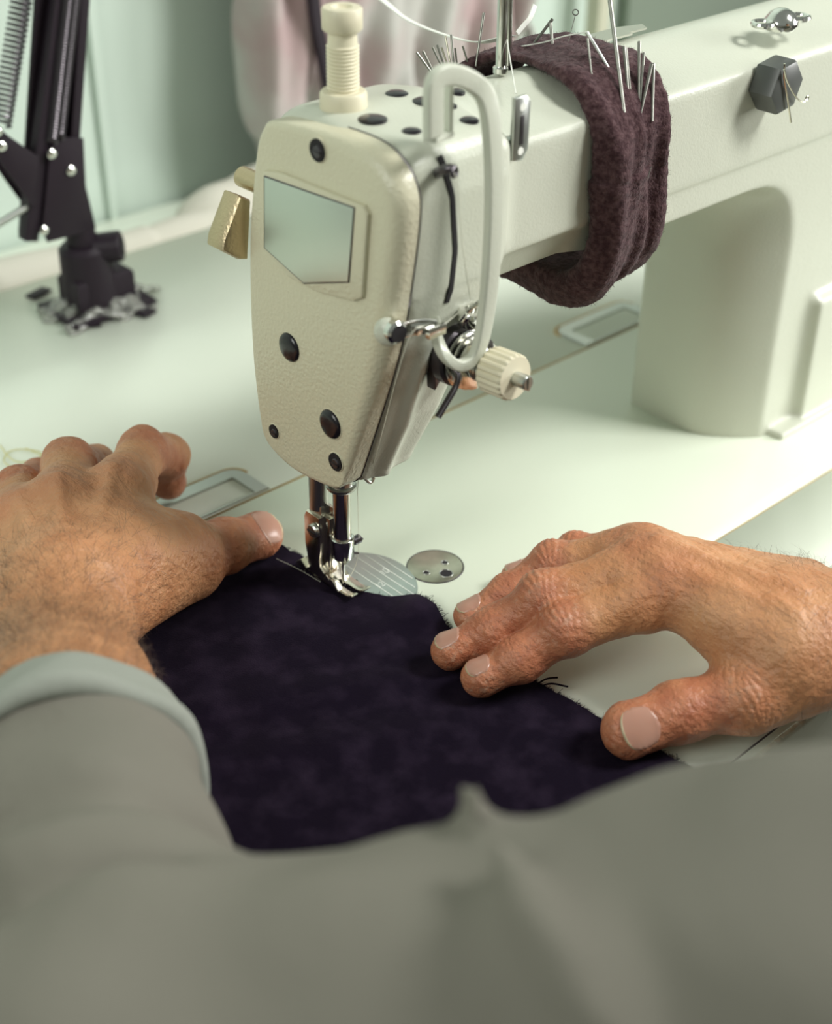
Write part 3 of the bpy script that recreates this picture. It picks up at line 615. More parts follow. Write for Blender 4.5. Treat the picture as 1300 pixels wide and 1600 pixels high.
for j in range(ny):
    xr = cloth_edge(ys[j])+.35*math.sin(ys[j]*2.3)+.3*rng.normal()
    for i in range(nx):
        u = i/(nx-1); x = -262+(xr+262)*u**.9 if True else 0; y = ys[j]+2.0*math.sin(x*.03)*(1 if j < 3 else 1)
        if y > -189: z = float(cloth_h(np.array(x), np.array(y)))
        else: a = (-189-y); z = 1.6-max(0, a-3)*.98; y = -189-min(a, 3)-6*(1-math.exp(-a/30))-2.0*math.sin(x*.05)*min(1, a/40)-1
        vs.append((x, y, z))
top = len(vs); vs += [(x, y, z-1.15) for x, y, z in vs]
fs = []
for j in range(ny-1):
    for i in range(nx-1):
        a = j*nx+i; fs.append((a, a+nx, a+nx+1, a+1)); fs.append((top+a, top+a+1, top+a+nx+1, top+a+nx))
for i in range(nx-1):
    for j in (0, ny-1): a = j*nx+i; fs.append((a, a+1, top+a+1, top+a))
for j in range(ny-1):
    for i in (0, nx-1): a = j*nx+i; fs.append((a, a+nx, top+a+nx, top+a))
cl = thing('cloth_piece', (-110, -80, 1), 'black suede cloth panel lying under the presser foot and both hands', 'cloth')
mesh_obj('cloth_sheet', vs, fs, M['cloth'], cl, smooth=60)
b = MB()                                                          # stitch row along the rear right edge, and loose fibres
for k in range(13):
    t = k/13; x0, y0 = -9+t*4, 38-t*28
    h = lambda x, y: float(cloth_h(np.array(x), np.array(y)))
    b.tube([(x0, y0, h(x0, y0)+.1), (x0+.1, y0-.8, h(x0, y0)+.35), (x0+.3, y0-1.6, h(x0, y0-1.6)+.1)], .13, 5)
b.build('stitching', M['thread'], cl)
b = MB()
for k in range(900):
    y = rng.uniform(-185, 42) if k > 60 else 0; x = float(cloth_edge(y)); L = rng.uniform(.6, 2.0)*(2.2 if rng.random() < .04 else 1); a = rng.normal()*.6
    z = float(cloth_h(np.array(x), np.array(y)))-.6; b.tube([(x-.5, y, z), (x+L*.6, y+L*a*.6, z+.3), (x+L, y+L*a, z-.2+rng.uniform(-.3, .8))], .09, 3)
for (px, py, dx, dy) in ((840, 1068, 9, -3), (845, 1072, 8, -8), (706, 990, 1.5, 1), (640, 945, -1, 3), (560, 915, 2, 4)):
    q = at(px, py, 2, 2); b.tube(spline([q, q+V(dx*.5, dy*.3, .6), q+V(dx, dy, .1)], 4), .4, 5)
tag(b.build('frayed_fibres', M['cloth'], cl), kind='stuff')
# ================================================================== PERSON: hands and arms
def skin_material():
    m = bpy.data.materials.new('skin'); m.use_nodes = True; nt = m.node_tree; bs = nt.nodes['Principled BSDF']; N = nt.nodes.new; L = nt.links.new
    tc = N('ShaderNodeTexCoord')
    def noise(sc, de): n = N('ShaderNodeTexNoise'); n.inputs['Scale'].default_value = sc; n.inputs['Detail'].default_value = de; L(tc.outputs['Object'], n.inputs['Vector']); return n
    def ramp(src, a, c1, b_, c2): r = N('ShaderNodeValToRGB'); r.color_ramp.elements[0].position = a; r.color_ramp.elements[1].position = b_; r.color_ramp.elements[0].color = (*c1, 1); r.color_ramp.elements[1].color = (*c2, 1); L(src, r.inputs['Fac']); return r.outputs['Color']
    def mix(f, a, b_, mode='MIX'):
        x = N('ShaderNodeMix'); x.data_type = 'RGBA'; x.blend_type = mode
        if isinstance(f, float): x.inputs[0].default_value = f
        else: L(f, x.inputs[0])
        L(a, x.inputs[6]); L(b_, x.inputs[7]); return x.outputs[2]
    base = ramp(noise(45, 5).outputs['Fac'], .3, (.50, .215, .095), .7, (.64, .33, .165))
    red = N('ShaderNodeAttribute'); red.attribute_name = 'red'; dry = N('ShaderNodeAttribute'); dry.attribute_name = 'dry'; hr = N('ShaderNodeAttribute'); hr.attribute_name = 'hairy'
    rc = ramp(noise(160, 4).outputs['Fac'], .3, (.34, .085, .05), .7, (.52, .19, .105)); c = mix(red.outputs['Fac'], base, rc)
    hc = ramp(noise(90, 5).outputs['Fac'], .3, (.28, .12, .05), .7, (.46, .22, .10)); c = mix(hr.outputs['Fac'], c, hc)
    dm = N('ShaderNodeMath'); dm.operation = 'MULTIPLY'; L(dry.outputs['Fac'], dm.inputs[0]); L(ramp(noise(380, 6).outputs['Fac'], .54, (0, 0, 0), .70, (.6, .6, .6)), dm.inputs[1])
    dc = N('ShaderNodeRGB'); dc.outputs[0].default_value = (.60, .42, .31, 1); c = mix(dm.outputs[0], c, dc.outputs[0]); L(c, bs.inputs['Base Color'])
    bs.inputs['Roughness'].default_value = .42; bs.inputs['Specular IOR Level'].default_value = .45
    bs.inputs['Subsurface Weight'].default_value = .12; bs.inputs['Subsurface Radius'].default_value = (.003, .0012, .0006); bs.inputs['Subsurface Scale'].default_value = 1
    v = N('ShaderNodeTexVoronoi'); v.feature = 'DISTANCE_TO_EDGE'; v.inputs['Scale'].default_value = 850; wv = noise(200, 3)
    vm = N('ShaderNodeVectorMath'); vm.operation = 'MULTIPLY_ADD'; L(wv.outputs['Color'], vm.inputs[0]); vm.inputs[1].default_value = (.003, .003, .003); L(tc.outputs['Object'], vm.inputs[2]); L(vm.outputs[0], v.inputs['Vector'])
    b1 = N('ShaderNodeBump'); b1.inputs['Strength'].default_value = .8; b1.inputs['Distance'].default_value = .00025; L(v.outputs['Distance'], b1.inputs['Height'])
    b2 = N('ShaderNodeBump'); b2.inputs['Strength'].default_value = .85; b2.inputs['Distance'].default_value = .0012; L(noise(330, 4).outputs['Fac'], b2.inputs['Height']); L(b1.outputs[0], b2.inputs['Normal']); 
    mp = N('ShaderNodeMapping'); mp.inputs['Scale'].default_value = (1, .3, .8); mp.inputs['Rotation'].default_value = (0, 0, .75); L(tc.outputs['Object'], mp.inputs['Vector'])
    n3 = N('ShaderNodeTexNoise'); n3.inputs['Scale'].default_value = 460; n3.inputs['Detail'].default_value = 5; L(mp.outputs[0], n3.inputs['Vector'])
    b3 = N('ShaderNodeBump'); b3.inputs['Strength'].default_value = .6; b3.inputs['Distance'].default_value = .0011; L(n3.outputs['Fac'], b3.inputs['Height']); L(b2.outputs[0], b3.inputs['Normal']); L(b3.outputs[0], bs.inputs['Normal'])
    return m
M['skin'] = skin_material()
M['nail'] = mat('fingernail', (.48, .25, .185), .28, bump=[(200, 2, .1, .1)], sss=.1)
M['nailtip'] = mat('nail_tip', (.56, .46, .30), .4)
M['hair'] = mat('arm_hair', (.045, .022, .012), .5)
def hand(J, RAD, DORS, pal, fore, side, lo, hi, res=.8):
    """J joints in mm; RAD radii; DORS dorsal direction of each digit; returns verts, faces, attributes, nails"""
    F = Field(lo, hi, res)
    for a, b_, r1, r2, k, fl in pal: F.cone(a, b_, r1, r2, k, flat=fl)
    for a, b_, r1, r2, fl in fore: F.cone(a, b_, r1, r2, 12, flat=fl)
    # digits are blended one by one so that neighbours stay apart
    for dg in 'lrmit':
        P = [J[dg+str(i)] for i in range(4)]; R_ = RAD[dg]; n = DORS[dg]
        G = Field(lo, hi, res) if False else None
        segs = [(P[0], P[1], R_[0], R_[1]), (P[1], P[2], R_[1]*.98, R_[2]), (P[2], P[3], R_[2]*.99, R_[3])]
        base_k = (9, 2.2, 2.2)
        lo_ = np.minimum.reduce(P)-R_[0]-3; hi_ = np.maximum.reduce(P)+R_[0]+3
        def fn(x, y, z, segs=segs, P=P, R_=R_, n=n):
            d = None
            for a, b2, r1, r2 in segs:
                ba = b2-a; L2 = ba@ba; px, py, pz = x-a[0], y-a[1], z-a[2]; t = np.clip((px*ba[0]+py*ba[1]+pz*ba[2])/L2, 0, 1)
                q = np.sqrt((px-ba[0]*t)**2+(py-ba[1]*t)**2+(pz-ba[2]*t)**2)
                waist = .9*np.sin(np.clip(t, 0, 1)*PI)                # slimmer between the joints
                s_ = q-(r1+(r2-r1)*t)+waist; d = s_ if d is None else smin(d, s_, 3.5)
            tip = P[3]; a = nrm(P[3]-P[2])
            h = (x-tip[0])*n[0]+(y-tip[1])*n[1]+(z-tip[2])*n[2]; d = smax(d, h-R_[3]*.86-np.clip(-((x-tip[0])*a[0]+(y-tip[1])*a[1]+(z-tip[2])*a[2])-8, 0, 20)*.8, 3)   # flatter at the nail
            return d
        F.op(fn, lo_, hi_, 1.2 if dg != 't' else 6)
        if dg != 't': F.cone(P[0], P[0]+(P[1]-P[0])*.25, R_[0], R_[0]*.92, 9)
        # bony knuckle tops
        if dg != 't': F.ell(P[0]+n*R_[0]*.42, (8, 8, 6.5), 7)
        F.ell(P[1]+n*R_[1]*.34, (R_[1]*.70,)*3, 4)
    # loose skin over the joints: transverse folds
    for dg in 'lrmit':
        P = [J[dg+str(i)] for i in range(4)]; R_ = RAD[dg]; n = DORS[dg]
        for ji, s_, amp, per in ((1, 7.5, .8, 2.9), (2, 4.5, .5, 2.2), (0, 8, .25, 3.2)):
            p = P[ji]; a = nrm(P[min(ji+1, 3)]-P[ji]) if ji < 3 else nrm(P[3]-P[2]); a0 = nrm(P[ji]-P[max(ji-1, 0)]) if ji else a; a = nrm(a+a0)
            nn = nrm(n-a*(n@a)); sd = np.cross(a, nn)
            def fn(x, y, z, p=p, a=a, nn=nn, sd=sd, s_=s_, amp=amp, per=per, R=R_[ji]):
                px, py, pz = x-p[0], y-p[1], z-p[2]; t = px*a[0]+py*a[1]+pz*a[2]; h = px*nn[0]+py*nn[1]+pz*nn[2]; w_ = px*sd[0]+py*sd[1]+pz*sd[2]
                t2 = t+.45*np.sin(w_*.35+t*.3+p[0])+np.tanh(t/2)*.03*w_*w_
                g = np.abs(np.sin(PI*t2/per)); g = 1-g**.6
                return amp*g*np.exp(-(t/s_)**2)*np.clip(h/R+.25, 0, 1)*np.exp(-((np.sqrt(px*px+py*py+pz*pz)-R)/6)**2)
            F.op(fn, p-14, p+14, 0, 'add')
    return F
def sample(F, P):
    q = (P-F.lo)/F.res; i = np.clip(np.round(q).astype(int), 0, F.n-1); return F.d[tuple(i.T)]
def nail(p2, p3, n, r, L, wd, back=1.0, F=None):
    """curved nail shell over the last joint; returns plate and free edge"""
    a = nrm(p3-p2); n = nrm(n-a*(n@a)); s = np.cross(a, n); vs = []; nu, nv = 18, 18; rr = r
    c = p3+a*(r*.55-L*.5)
    for j in range(nv):
        v_ = j/(nv-1)*2-1
        for i in range(nu):
            u_ = i/(nu-1)*2-1; th = u_*wd*math.sqrt(1-v_*v_*.28)
            lim = math.sqrt(1-u_*u_*.62); ll = v_*lim
            base = c+a*(ll*L*.5)+s*(rr*math.sin(th))
            # march down on to the skin
            h0 = rr*1.5; pos = base+n*h0
            if F is not None:
                for _ in range(60):
                    dd = sample(F, pos[None])[0]
                    if dd <= .15: break
                    pos = pos-n*min(max(dd*.5, .12), 1.5)
            h_ = (pos-base)@n
            vs.append((base, h_))
    H = np.array([h for _, h in vs]).reshape(nv, nu)
    for _ in range(6):
        H2 = H.copy(); H2[1:-1, 1:-1] = (H[:-2, 1:-1]+H[2:, 1:-1]+H[1:-1, :-2]+H[1:-1, 2:])/4; H = H2
    mid = H[3:nv-4, nu//2].mean(); out = []
    for j in range(nv):
        for i in range(nu):
            u_ = i/(nu-1)*2-1; v_ = j/(nv-1)*2-1
            edge = max(abs(u_), -v_); rim = .42-.12*u_*u_ if edge < .93 else -.25
            out.append(vs[j*nu+i][0]+n*(H[j, i]+rim))
    vv = out+[p-n*.8 for p in out]; k = nu*nv; fs = []; mi = []
    for j in range(nv-1):
        for i in range(nu-1):
            q = j*nu+i; fs.append((q, q+1, q+nu+1, q+nu)); mi.append(2 if j >= nv-2 else 1); fs.append((k+q, k+q+nu, k+q+nu+1, k+q+1)); mi.append(2)
    ring = [i for i in range(nu)]+[j*nu+nu-1 for j in range(1, nv)]+[(nv-1)*nu+i for i in range(nu-2, -1, -1)]+[j*nu for j in range(nv-2, 0, -1)]
    for x_, y_ in zip(ring, ring[1:]+ring[:1]): fs.append((x_, k+x_, k+y_, y_)); mi.append(2)
    return [tuple(p) for p in vv], fs, mi
def A(px, py, z): return at(px, py, 2, z)
HB = []                                                           # pieces of the body mesh: verts, faces, mats, red, dry, hairy
def finish(F, J, RAD, DORS, nails, hairy_c, dry_w, wristp, back):
    v, f = F.mesh(); v = np.array(v)
    red = np.zeros(len(v)); dry = np.zeros(len(v))
    for dg in 'lrmit':
        for ji, s_, am in ((0, 11, .7), (1, 9, .9), (2, 7, .8), (3, 10, .85)):
            d = np.linalg.norm(v-J[dg+str(ji)]-DORS[dg]*(RAD[dg][ji]*.5 if ji < 3 else -2), axis=1); red = np.maximum(red, am*np.exp(-(d/s_/1.2)**2)); 
            if ji in dry_w: dry = np.maximum(dry, np.exp(-(d/s_/1.3)**2))
        a, b_ = J[dg+'1'], J[dg+'3']; ba = b_-a; t = np.clip((v-a)@ba/(ba@ba), 0, 1); d = np.linalg.norm(v-a-ba*t[:, None], axis=1); red = np.maximum(red, .7*np.clip(1-(d-12)/5, 0, 1))
    hr = np.clip(((v-wristp)@hairy_c)/45+.5, 0, 1)*.8
    vs, fs, mi = list(map(tuple, v)), [tuple(q) for q in f], [0]*len(f); n0 = len(vs)
    for dg, n, r, L, wd in nails:
        a, b2, c = nail(J[dg+'2'], J[dg+'3'], n, r, L, wd, F=F); k = len(vs); vs += a; fs += [tuple(i+k for i in q) for q in b2]; mi += c
    ex = len(vs)-n0
    HB.append((np.array(vs), fs, mi, np.concatenate([red, np.zeros(ex)]), np.concatenate([dry, np.zeros(ex)]), np.concatenate([hr, np.zeros(ex)])))
    return v, f
# ---------------- right hand
RJ = {'i0': A(1050, 920, 44), 'i1': A(884, 982, 30), 'i2': A(812, 1030, 17.5), 'i3': A(753, 1058, 10.5),
      'm0': A(1022, 890, 46), 'm1': A(852, 935, 34), 'm2': A(772, 985, 19), 'm3': A(704, 1016, 10.5),
      'r0': A(1005, 872, 42), 'r1': A(866, 882, 29), 'r2': A(795, 928, 17), 'r3': A(736, 962, 9),
      'l0': A(1000, 866, 35), 'l1': A(900, 862, 24), 'l2': A(850, 880, 14), 'l3': A(806, 898, 8.5),
      't0': A(1262, 1030, 32), 't1': A(1165, 1088, 22), 't2': A(1062, 1112, 16), 't3': A(985, 1140, 12.5)}
RR = {'i': (13, 11.4, 9.8, 8.6), 'm': (13, 11.6, 10, 8.6), 'r': (12, 10.2, 8.8, 7.8), 'l': (10.5, 8.4, 7.4, 6.6), 't': (16, 13.5, 12.4, 11.6)}
up = V(0, 0, 1)
def dors(J, dg, tilt=(0, 0, 0)):
    a = nrm(J[dg+'3']-J[dg+'1']); n = nrm(up+V(*tilt)); return nrm(n-a*(n@a))
camv = nrm(V(-.55, -.6, .55))
RD = {dg: dors(RJ, dg, tilt) for dg, tilt in (('i', (-.3, .3, 0)), ('m', (-.25, .35, 0)), ('r', (-.2, .4, 0)), ('l', (-.1, .4, 0)), ('t', (-.7, -.9, 0)))}
Wc = A(1335, 985, 38); rc = {'i': A(1235, 1005, 42), 'm': A(1240, 970, 44), 'r': A(1245, 940, 42), 'l': A(1250, 925, 36)}
pal = [(RJ[d+'0'], rc[d], RR[d][0], 14, 9, None) for d in 'imrl']
pal += [(RJ['i0']*.5+RJ['l0']*.5-up*5, rc['i']*.5+rc['l']*.5-up*6, 15, 16, 12, None)]
pal += [(RJ['t0'], RJ['t1'], 17, 14, 12, None), (RJ['t1']*.35+RJ['t0']*.65, RJ['i0']*.5+rc['i']*.5-up*5, 13, 13, 14, None), (RJ['t0'], rc['l']-up*8, 15, 13, 12, None)]
El = V(330, -350, 62); fdir = nrm(El-Wc)
wn = up
fore = [(rc['m']*.6+rc['r']*.4-up*3, Wc, 21, 22, (wn, 1.25)), (Wc, Wc+fdir*55, 22, 27, (wn, 1.15)), (Wc+fdir*55, Wc+fdir*125, 27, 34, (wn, 1.1)), (RJ['t0'], Wc-V(0, 6, 4), 15, 16, None)]
rlo, rhi = (-22, -240, -2), (165, -38, 88)
Fr = hand(RJ, RR, RD, pal, fore, 1, rlo, rhi, .65)
for a, b_, r in (((RJ['i0']+RD['i']*13), rc['i']+up*14, 1.5), (RJ['m0']+up*13.5, rc['m']+up*14, 1.6), (A(1150, 905, 56), A(1250, 930, 54), 1.2)): Fr.cone(a, b_, r, r, 5)
Fr.op(lambda x, y, z: .25*grid_noise(x, y, z, .4, 11)+.08*grid_noise(x, y, z, 1.5, 12), rlo, rhi, 0, 'add')
Fr.op(lambda x, y, z: z-2.3+0*x+0*y, rlo, (165, -38, 2), 0, 's', pad=0)
rv, rf = finish(Fr, RJ, RR, RD, [('i', RD['i'], 8.2, 11, .85), ('m', RD['m'], 8.2, 12, .9), ('r', RD['r'], 7.6, 12, .9), ('l', RD['l'], 6.4, 9, .85), ('t', RD['t'], 11.0, 15, .85)], fdir, (1, 3), Wc, up)
# ---------------- left hand
LJ = {'i0': A(183, 775, 52), 'i1': A(224, 708, 46), 'i2': A(262, 712, 30), 'i3': A(262, 752, 12),
      'm0': A(98, 792, 56), 'm1': A(108, 728, 47), 'm2': A(148, 728, 27), 'm3': A(150, 752, 9.5),
      'r0': A(38, 818, 52), 'r1': A(30, 765, 41), 'r2': A(62, 745, 24), 'r3': A(76, 755, 9),
      'l0': A(-10, 860, 43), 'l1': A(-26, 810, 33), 'l2': A(0, 795, 20), 'l3': A(15, 795, 8),
      't0': A(160, 925, 36), 't1': A(290, 868, 27), 't2': A(352, 852, 20), 't3': A(405, 836, 13)}
LR = {'i': (13, 11.6, 10.4, 9.2), 'm': (13, 12.2, 10, 8.8), 'r': (12, 11, 9, 8), 'l': (11, 9, 8, 7), 't': (18, 13.6, 12.6, 11.2)}
LD = {dg: dors(LJ, dg, tilt) for dg, tilt in (('i', (0, 0, 0)), ('m', (0, 0, 0)), ('r', (0, 0, 0)), ('l', (-.2, 0, 0)), ('t', (-.3, -.7, 0)))}
for dg in 'imrl':                                                # curled digits: dorsal side turns outward
    a = nrm(LJ[dg+'2']-LJ[dg+'1']); n = nrm(LJ[dg+'1']-LJ[dg+'0']*.5-LJ[dg+'2']*.5+up*8); LD[dg] = n
Wl = A(92, 985, 44); lc = {'i': A(150, 915, 50), 'm': A(105, 915, 54), 'r': A(65, 920, 52), 'l': A(30, 935, 44)}
pal = [(LJ[d+'0'], lc[d], LR[d][0], 15, 9, None) for d in 'imrl']
pal += [(LJ['i0']*.5+LJ['l0']*.5-up*7, lc['i']*.5+lc['l']*.5-up*8, 16, 17, 12, None)]
pal += [(LJ['t0']-up*6, LJ['t1'], 20, 15, 12, None), (LJ['t1']*.45+LJ['t0']*.55, LJ['i0']*.6+lc['i']*.4-up*6, 14, 13, 14, None), (LJ['t0'], lc['l']-up*10, 16, 15, 12, None), (A(215, 930, 16), A(300, 895, 16), 13, 12, 10, None), (A(205, 868, 47), A(262, 846, 37), 15, 12, 16, None)]
Ell = ray(150, 1750, 330); fl = nrm(Ell-Wl)
fore = [(lc['m'], Wl, 24, 26, (up, 1.15)), (Wl, Wl+fl*60, 27, 30, (up, 1.1)), (Wl+fl*60, Wl+fl*150, 30, 38, (up, 1.05)), (LJ['t0'], Wl+V(12, 4, -4), 17, 17, None)]
llo = (-262, -165, -2); lhi = (22, 178, 125)
Fl = hand(LJ, LR, LD, pal, fore, -1, llo, lhi, .85)
for a, b_, r in (((LJ['i0']+up*14), lc['i']+up*15.5, 1.6), (LJ['m0']+up*13.5, lc['m']+up*15.5, 1.7), (LJ['r0']+up*12.5, lc['r']+up*15, 1.6), (A(225, 870, 47), A(300, 858, 36), 2.0)): Fl.cone(a, b_, r, r, 5)
Fl.op(lambda x, y, z: .25*grid_noise(x, y, z, .4, 21)+.08*grid_noise(x, y, z, 1.4, 22), llo, lhi, 0, 'add')
Fl.op(lambda x, y, z: z-2.6+0*x+0*y, llo, (22, 178, 3), 0, 's', pad=0)
lv, lf = finish(Fl, LJ, LR, LD, [('t', LD['t'], 11.0, 15, .95)]+[(q, LD[q], LR[q][3]*.92, 10.5, .85) for q in 'imrl'], fl, (1,), Wl, up)
# ---------------- upper arms and torso (inside the shirt)
Sl = Ell+nrm(ray(1300, 1690, 290)-Ell)*300; Sr = V(320, -600, 200); El2 = El
Ft = Field((-320, -800, -240), (520, -120, 340), 7.)
for a, b_, r1, r2 in ((Wl+fl*130, Ell, 33, 38), (Ell, Sl, 40, 50), (Wc+fdir*58, El2, 24, 36), (El2, Sr, 40, 50), (Sl, Sr, 52, 55), ((Sl+Sr)/2+V(30, -40, -40), (Sl+Sr)/2+V(30, -60, -180), 110, 120)): Ft.cone(a, b_, r1, r2, 15)
NK = (Sl+Sr)/2+V(0, -10, 20); HD = NK+V(35, 40, 160); hu = nrm(V(-.25, .35, 1)); hf_ = nrm(V(-.35, .75, -.45)); hf_ = nrm(hf_-hu*(hf_@hu)); hs = np.cross(hu, hf_)
Fh = Field(tuple(HD-150), tuple(HD+150), 3.); HM = np.stack([hs, hf_, hu], 1)
hp = lambda a, b_, c_: HD+hs*a+hf_*b_+hu*c_
Fh.ell(HD+hu*15, (74, 92, 92), 0, R=HM); Fh.ell(hp(0, 22, -45), (54, 62, 62), 25, R=HM); Fh.ball(hp(0, 70, -82), 20, 25); Fh.cone(NK-hu*20, hp(0, -15, -60), 56, 54, 22)
Fh.cone(hp(0, 84, 0), hp(0, 104, -32), 7, 11, 9); Fh.ball(hp(9, 92, -36), 7, 6); Fh.ball(hp(-9, 92, -36), 7, 6)
for sgn in (-1, 1):
    Fh.ball(hp(sgn*31, 86, 4), 14, 9, 's'); Fh.ball(hp(sgn*31, 72, 4), 13, 2); Fh.cone(hp(sgn*14, 90, 20), hp(sgn*48, 78, 21), 7, 6, 8); Fh.ell(hp(sgn*77, -6, -8), (8, 17, 30), 4, R=HM); Fh.ell(hp(sgn*84, -4, -8), (4, 9, 18), 3, 's', R=HM)
Fh.cone(hp(-20, 84, -58), hp(20, 84, -58), 6, 6, 5); Fh.cone(hp(-18, 86, -66), hp(18, 86, -66), 7, 7, 4); Fh.cone(hp(-24, 92, -62), hp(24, 92, -62), 1.5, 1.5, 2, 's')
hv_, hf2 = Fh.mesh(); HB.append((np.array(hv_), [tuple(q) for q in hf2], [0]*len(hf2), *[np.zeros(len(hv_))]*3))
tv, tf = Ft.mesh(); HB.append((np.array(tv), [tuple(q) for q in tf], [0]*len(tf), *[np.zeros(len(tv))]*3))
pers = thing('person', (150, -560, -230), 'person in a rolled-sleeve grey shirt guiding the black cloth with both hands', 'person')
vs = []; fs = []; mi = []; at3 = [[], [], []]
for v_, f_, m_, *ats in HB:
    k = sum(len(q) for q in vs); vs.append(v_); fs += [tuple(int(i)+k for i in q) for q in f_]; mi += m_
    for j in range(3): at3[j].append(ats[j])
body = mesh_obj('body', np.concatenate(vs), fs, [M['skin'], M['nail'], M['nailtip']], pers, smooth=180, mi=mi, fixn=False, attr={'red': np.concatenate(at3[0]), 'dry': np.concatenate(at3[1]), 'hairy': np.concatenate(at3[2])})
Fy = Field(tuple(HD-150), tuple(HD+150), 3.); Fy.ell(HD+hu*20, (80, 98, 96), 0, R=HM); Fy.op(lambda x, y, z: ((x-HD[0])*hf_[0]+(y-HD[1])*hf_[1]+(z-HD[2])*hf_[2])-42+.5*((x-HD[0])*hu[0]+(y-HD[1])*hu[1]+(z-HD[2])*hu[2])*-1+20, tuple(HD-150), tuple(HD+150), 3, 's') if False else None
Fy.ell(hp(0, 60, -40), (78, 74, 84), 6, 's', R=HM); Fy.op(lambda x, y, z: 1.5*grid_noise(x, y, z, .25, 91), tuple(HD-150), tuple(HD+150), 0, 'add')
v, f = Fy.mesh(); mesh_obj('hair', v, f, M['hair'], pers, smooth=180, fixn=False)
# ---------------- arm hair
def hairs(name, v, f, wr, fd, count, t0, Lr, seed):
    r = np.random.default_rng(seed); f = np.array(f); c = v[f].mean(1); t = (c-wr)@fd
    n = np.cross(v[f[:, 2]]-v[f[:, 0]], v[f[:, 3]]-v[f[:, 1]]); n /= np.maximum(np.linalg.norm(n, axis=1), 1e-9)[:, None]
    pr = np.clip((t-t0)/60, 0, 1)*(n[:, 2] > -.3); pr = pr/pr.sum(); ids = r.choice(len(f), count, p=pr); b = MB()
    for i in ids:
        N_ = n[i]; lay = nrm(-fd*1.0*.6+np.cross(N_, fd)*r.normal()*.7+r.normal(size=3)*.35); lay = nrm(lay-N_*(lay@N_)); L = r.uniform(*Lr); p = c[i]
        q1 = p+N_*L*.22+lay*L*.35; q2 = q1+N_*L*.08+lay*L*.35+r.normal(size=3)*.5; q3 = q2-N_*L*.05+lay*L*.35+r.normal(size=3)*.6
        s = nrm(np.cross(lay, N_))*.036; k = len(b.v)
        b.v += [tuple(p-s*1.3), tuple(p+s*1.3), tuple(q1-s), tuple(q1+s), tuple(q2-s*.8), tuple(q2+s*.8), tuple(q3)]; b.f += [(k, k+1, k+3, k+2), (k+2, k+3, k+5, k+4), (k+4, k+5, k+6)]; b.m += [0]*3
    return mesh_obj(name, b.v, b.f, M['hair'], pers, smooth=0, fixn=False)
tag(hairs('arm_hair', lv, lf, Wl, fl, 6500, -42, (5, 12), 5), kind='stuff')
tag(hairs('arm_hair', rv, rf, Wc, fdir, 1500, -38, (5, 11), 6), kind='stuff')
# ---------------- shirt
Fs = Field((-420, -860, -260), (560, -20, 400), 4.2)
s0 = Wl+fl*90
Fs.cone(s0+fl*27, Ell, 41, 54, 20); Fs.cone(Ell, Sl, 52, 75, 25); Fs.cone(Wc+fdir*95, El2, 42, 50, 10); Fs.cone(El2, Sr, 52, 66, 20); Fs.cone(Sl, Sr, 70, 75, 30)
Fs.cone((Sl+Sr)/2+V(30, -40, -40), (Sl+Sr)/2+V(30, -60, -180), 128, 140, 40)
# elbow crook folds and long creases
ax_ = nrm(Sl-Ell)
def ring(c, ax, R, r, k, mode='u', F=Fs, sq=0.0):
    u_, v_, w_ = frame(ax); c = V(*c)
    def fn(x, y, z):
        px, py, pz = x-c[0], y-c[1], z-c[2]; h = px*ax[0]+py*ax[1]+pz*ax[2]; a = px*u_[0]+py*u_[1]+pz*u_[2]; b2 = px*v_[0]+py*v_[1]+pz*v_[2]
        h = h+sq*a+.12*b2; rho = np.sqrt(a*a+b2*b2)-R; return np.sqrt(rho*rho+h*h)-r
    F.op(fn, c-R-r-10, c+R+r+10, k, mode)
for t, rr, k, md, sq in ((123, 3, 11, 'u', .45), (139, 2, 9, 's', .45)): ring(Ell+ax_*t, ax_, 54+t*.09, rr, k, md, sq=sq)
for t, rr, md in ((-20, 3, 's'), (-42, 3, 'u'), (-66, 3, 's')): ring(Ell+fl*t, fl, 47, rr, 16, md, sq=-.3)
tt = np.linspace(0, 1, 2)
Fs.op(lambda x, y, z: 3.6*grid_noise(x, y, z, .05, 31)+1.6*grid_noise(x, y, z, .11, 32), (-420, -860, -260), (560, -20, 400), 0, 'add')
Fs.op(lambda x, y, z: smax(z-3+0*x, -191-y, 0)+0*x, (-420, -200, -60), (560, -20, 4), 0, 's', pad=4)
Fs.op(lambda x, y, z: smax(smax(z-(-1)+0*x, -40-z, 0), -192-y, 0), (-420, -200, -45), (560, -20, 0), 0, 's', pad=4)
v, f = Fs.mesh(); shirt = mesh_obj('shirt', v, f, M['shirt'], pers, smooth=180, fixn=False)
# rolled cuff: soft fat ring with an inner opening
Fk = Field(tuple(s0-95), tuple(s0+95), 2.0)
R1 = 34
Fk.cone(s0, s0+fl*24, R1+5, R1+12, 0, flat=(up, 1.0))
Fk.op(lambda x, y, z: 1.3*grid_noise(x, y, z, .09, 41)+.9*grid_noise(x, y, z, .2, 42), tuple(s0-95), tuple(s0+95), 0, 'add')
cut = s0-fl*2
Fk.op(lambda x, y, z: -((x-cut[0])*fl[0]+(y-cut[1])*fl[1]+(z-cut[2])*fl[2])*-1+0 if False else ((x-cut[0])*fl[0]+(y-cut[1])*fl[1]+(z-cut[2])*fl[2])+4*np.sin((x+y)*.04), tuple(s0-95), tuple(s0+95), 5, 's')
Fk.cone(s0-fl*60, s0+fl*60, 33, 36, 5, 's', flat=(up, 1.05))
cut2 = s0+fl*27
Fk.op(lambda x, y, z: -((x-cut2[0])*fl[0]+(y-cut2[1])*fl[1]+(z-cut2[2])*fl[2]), tuple(s0-95), tuple(s0+95), 10, 's')
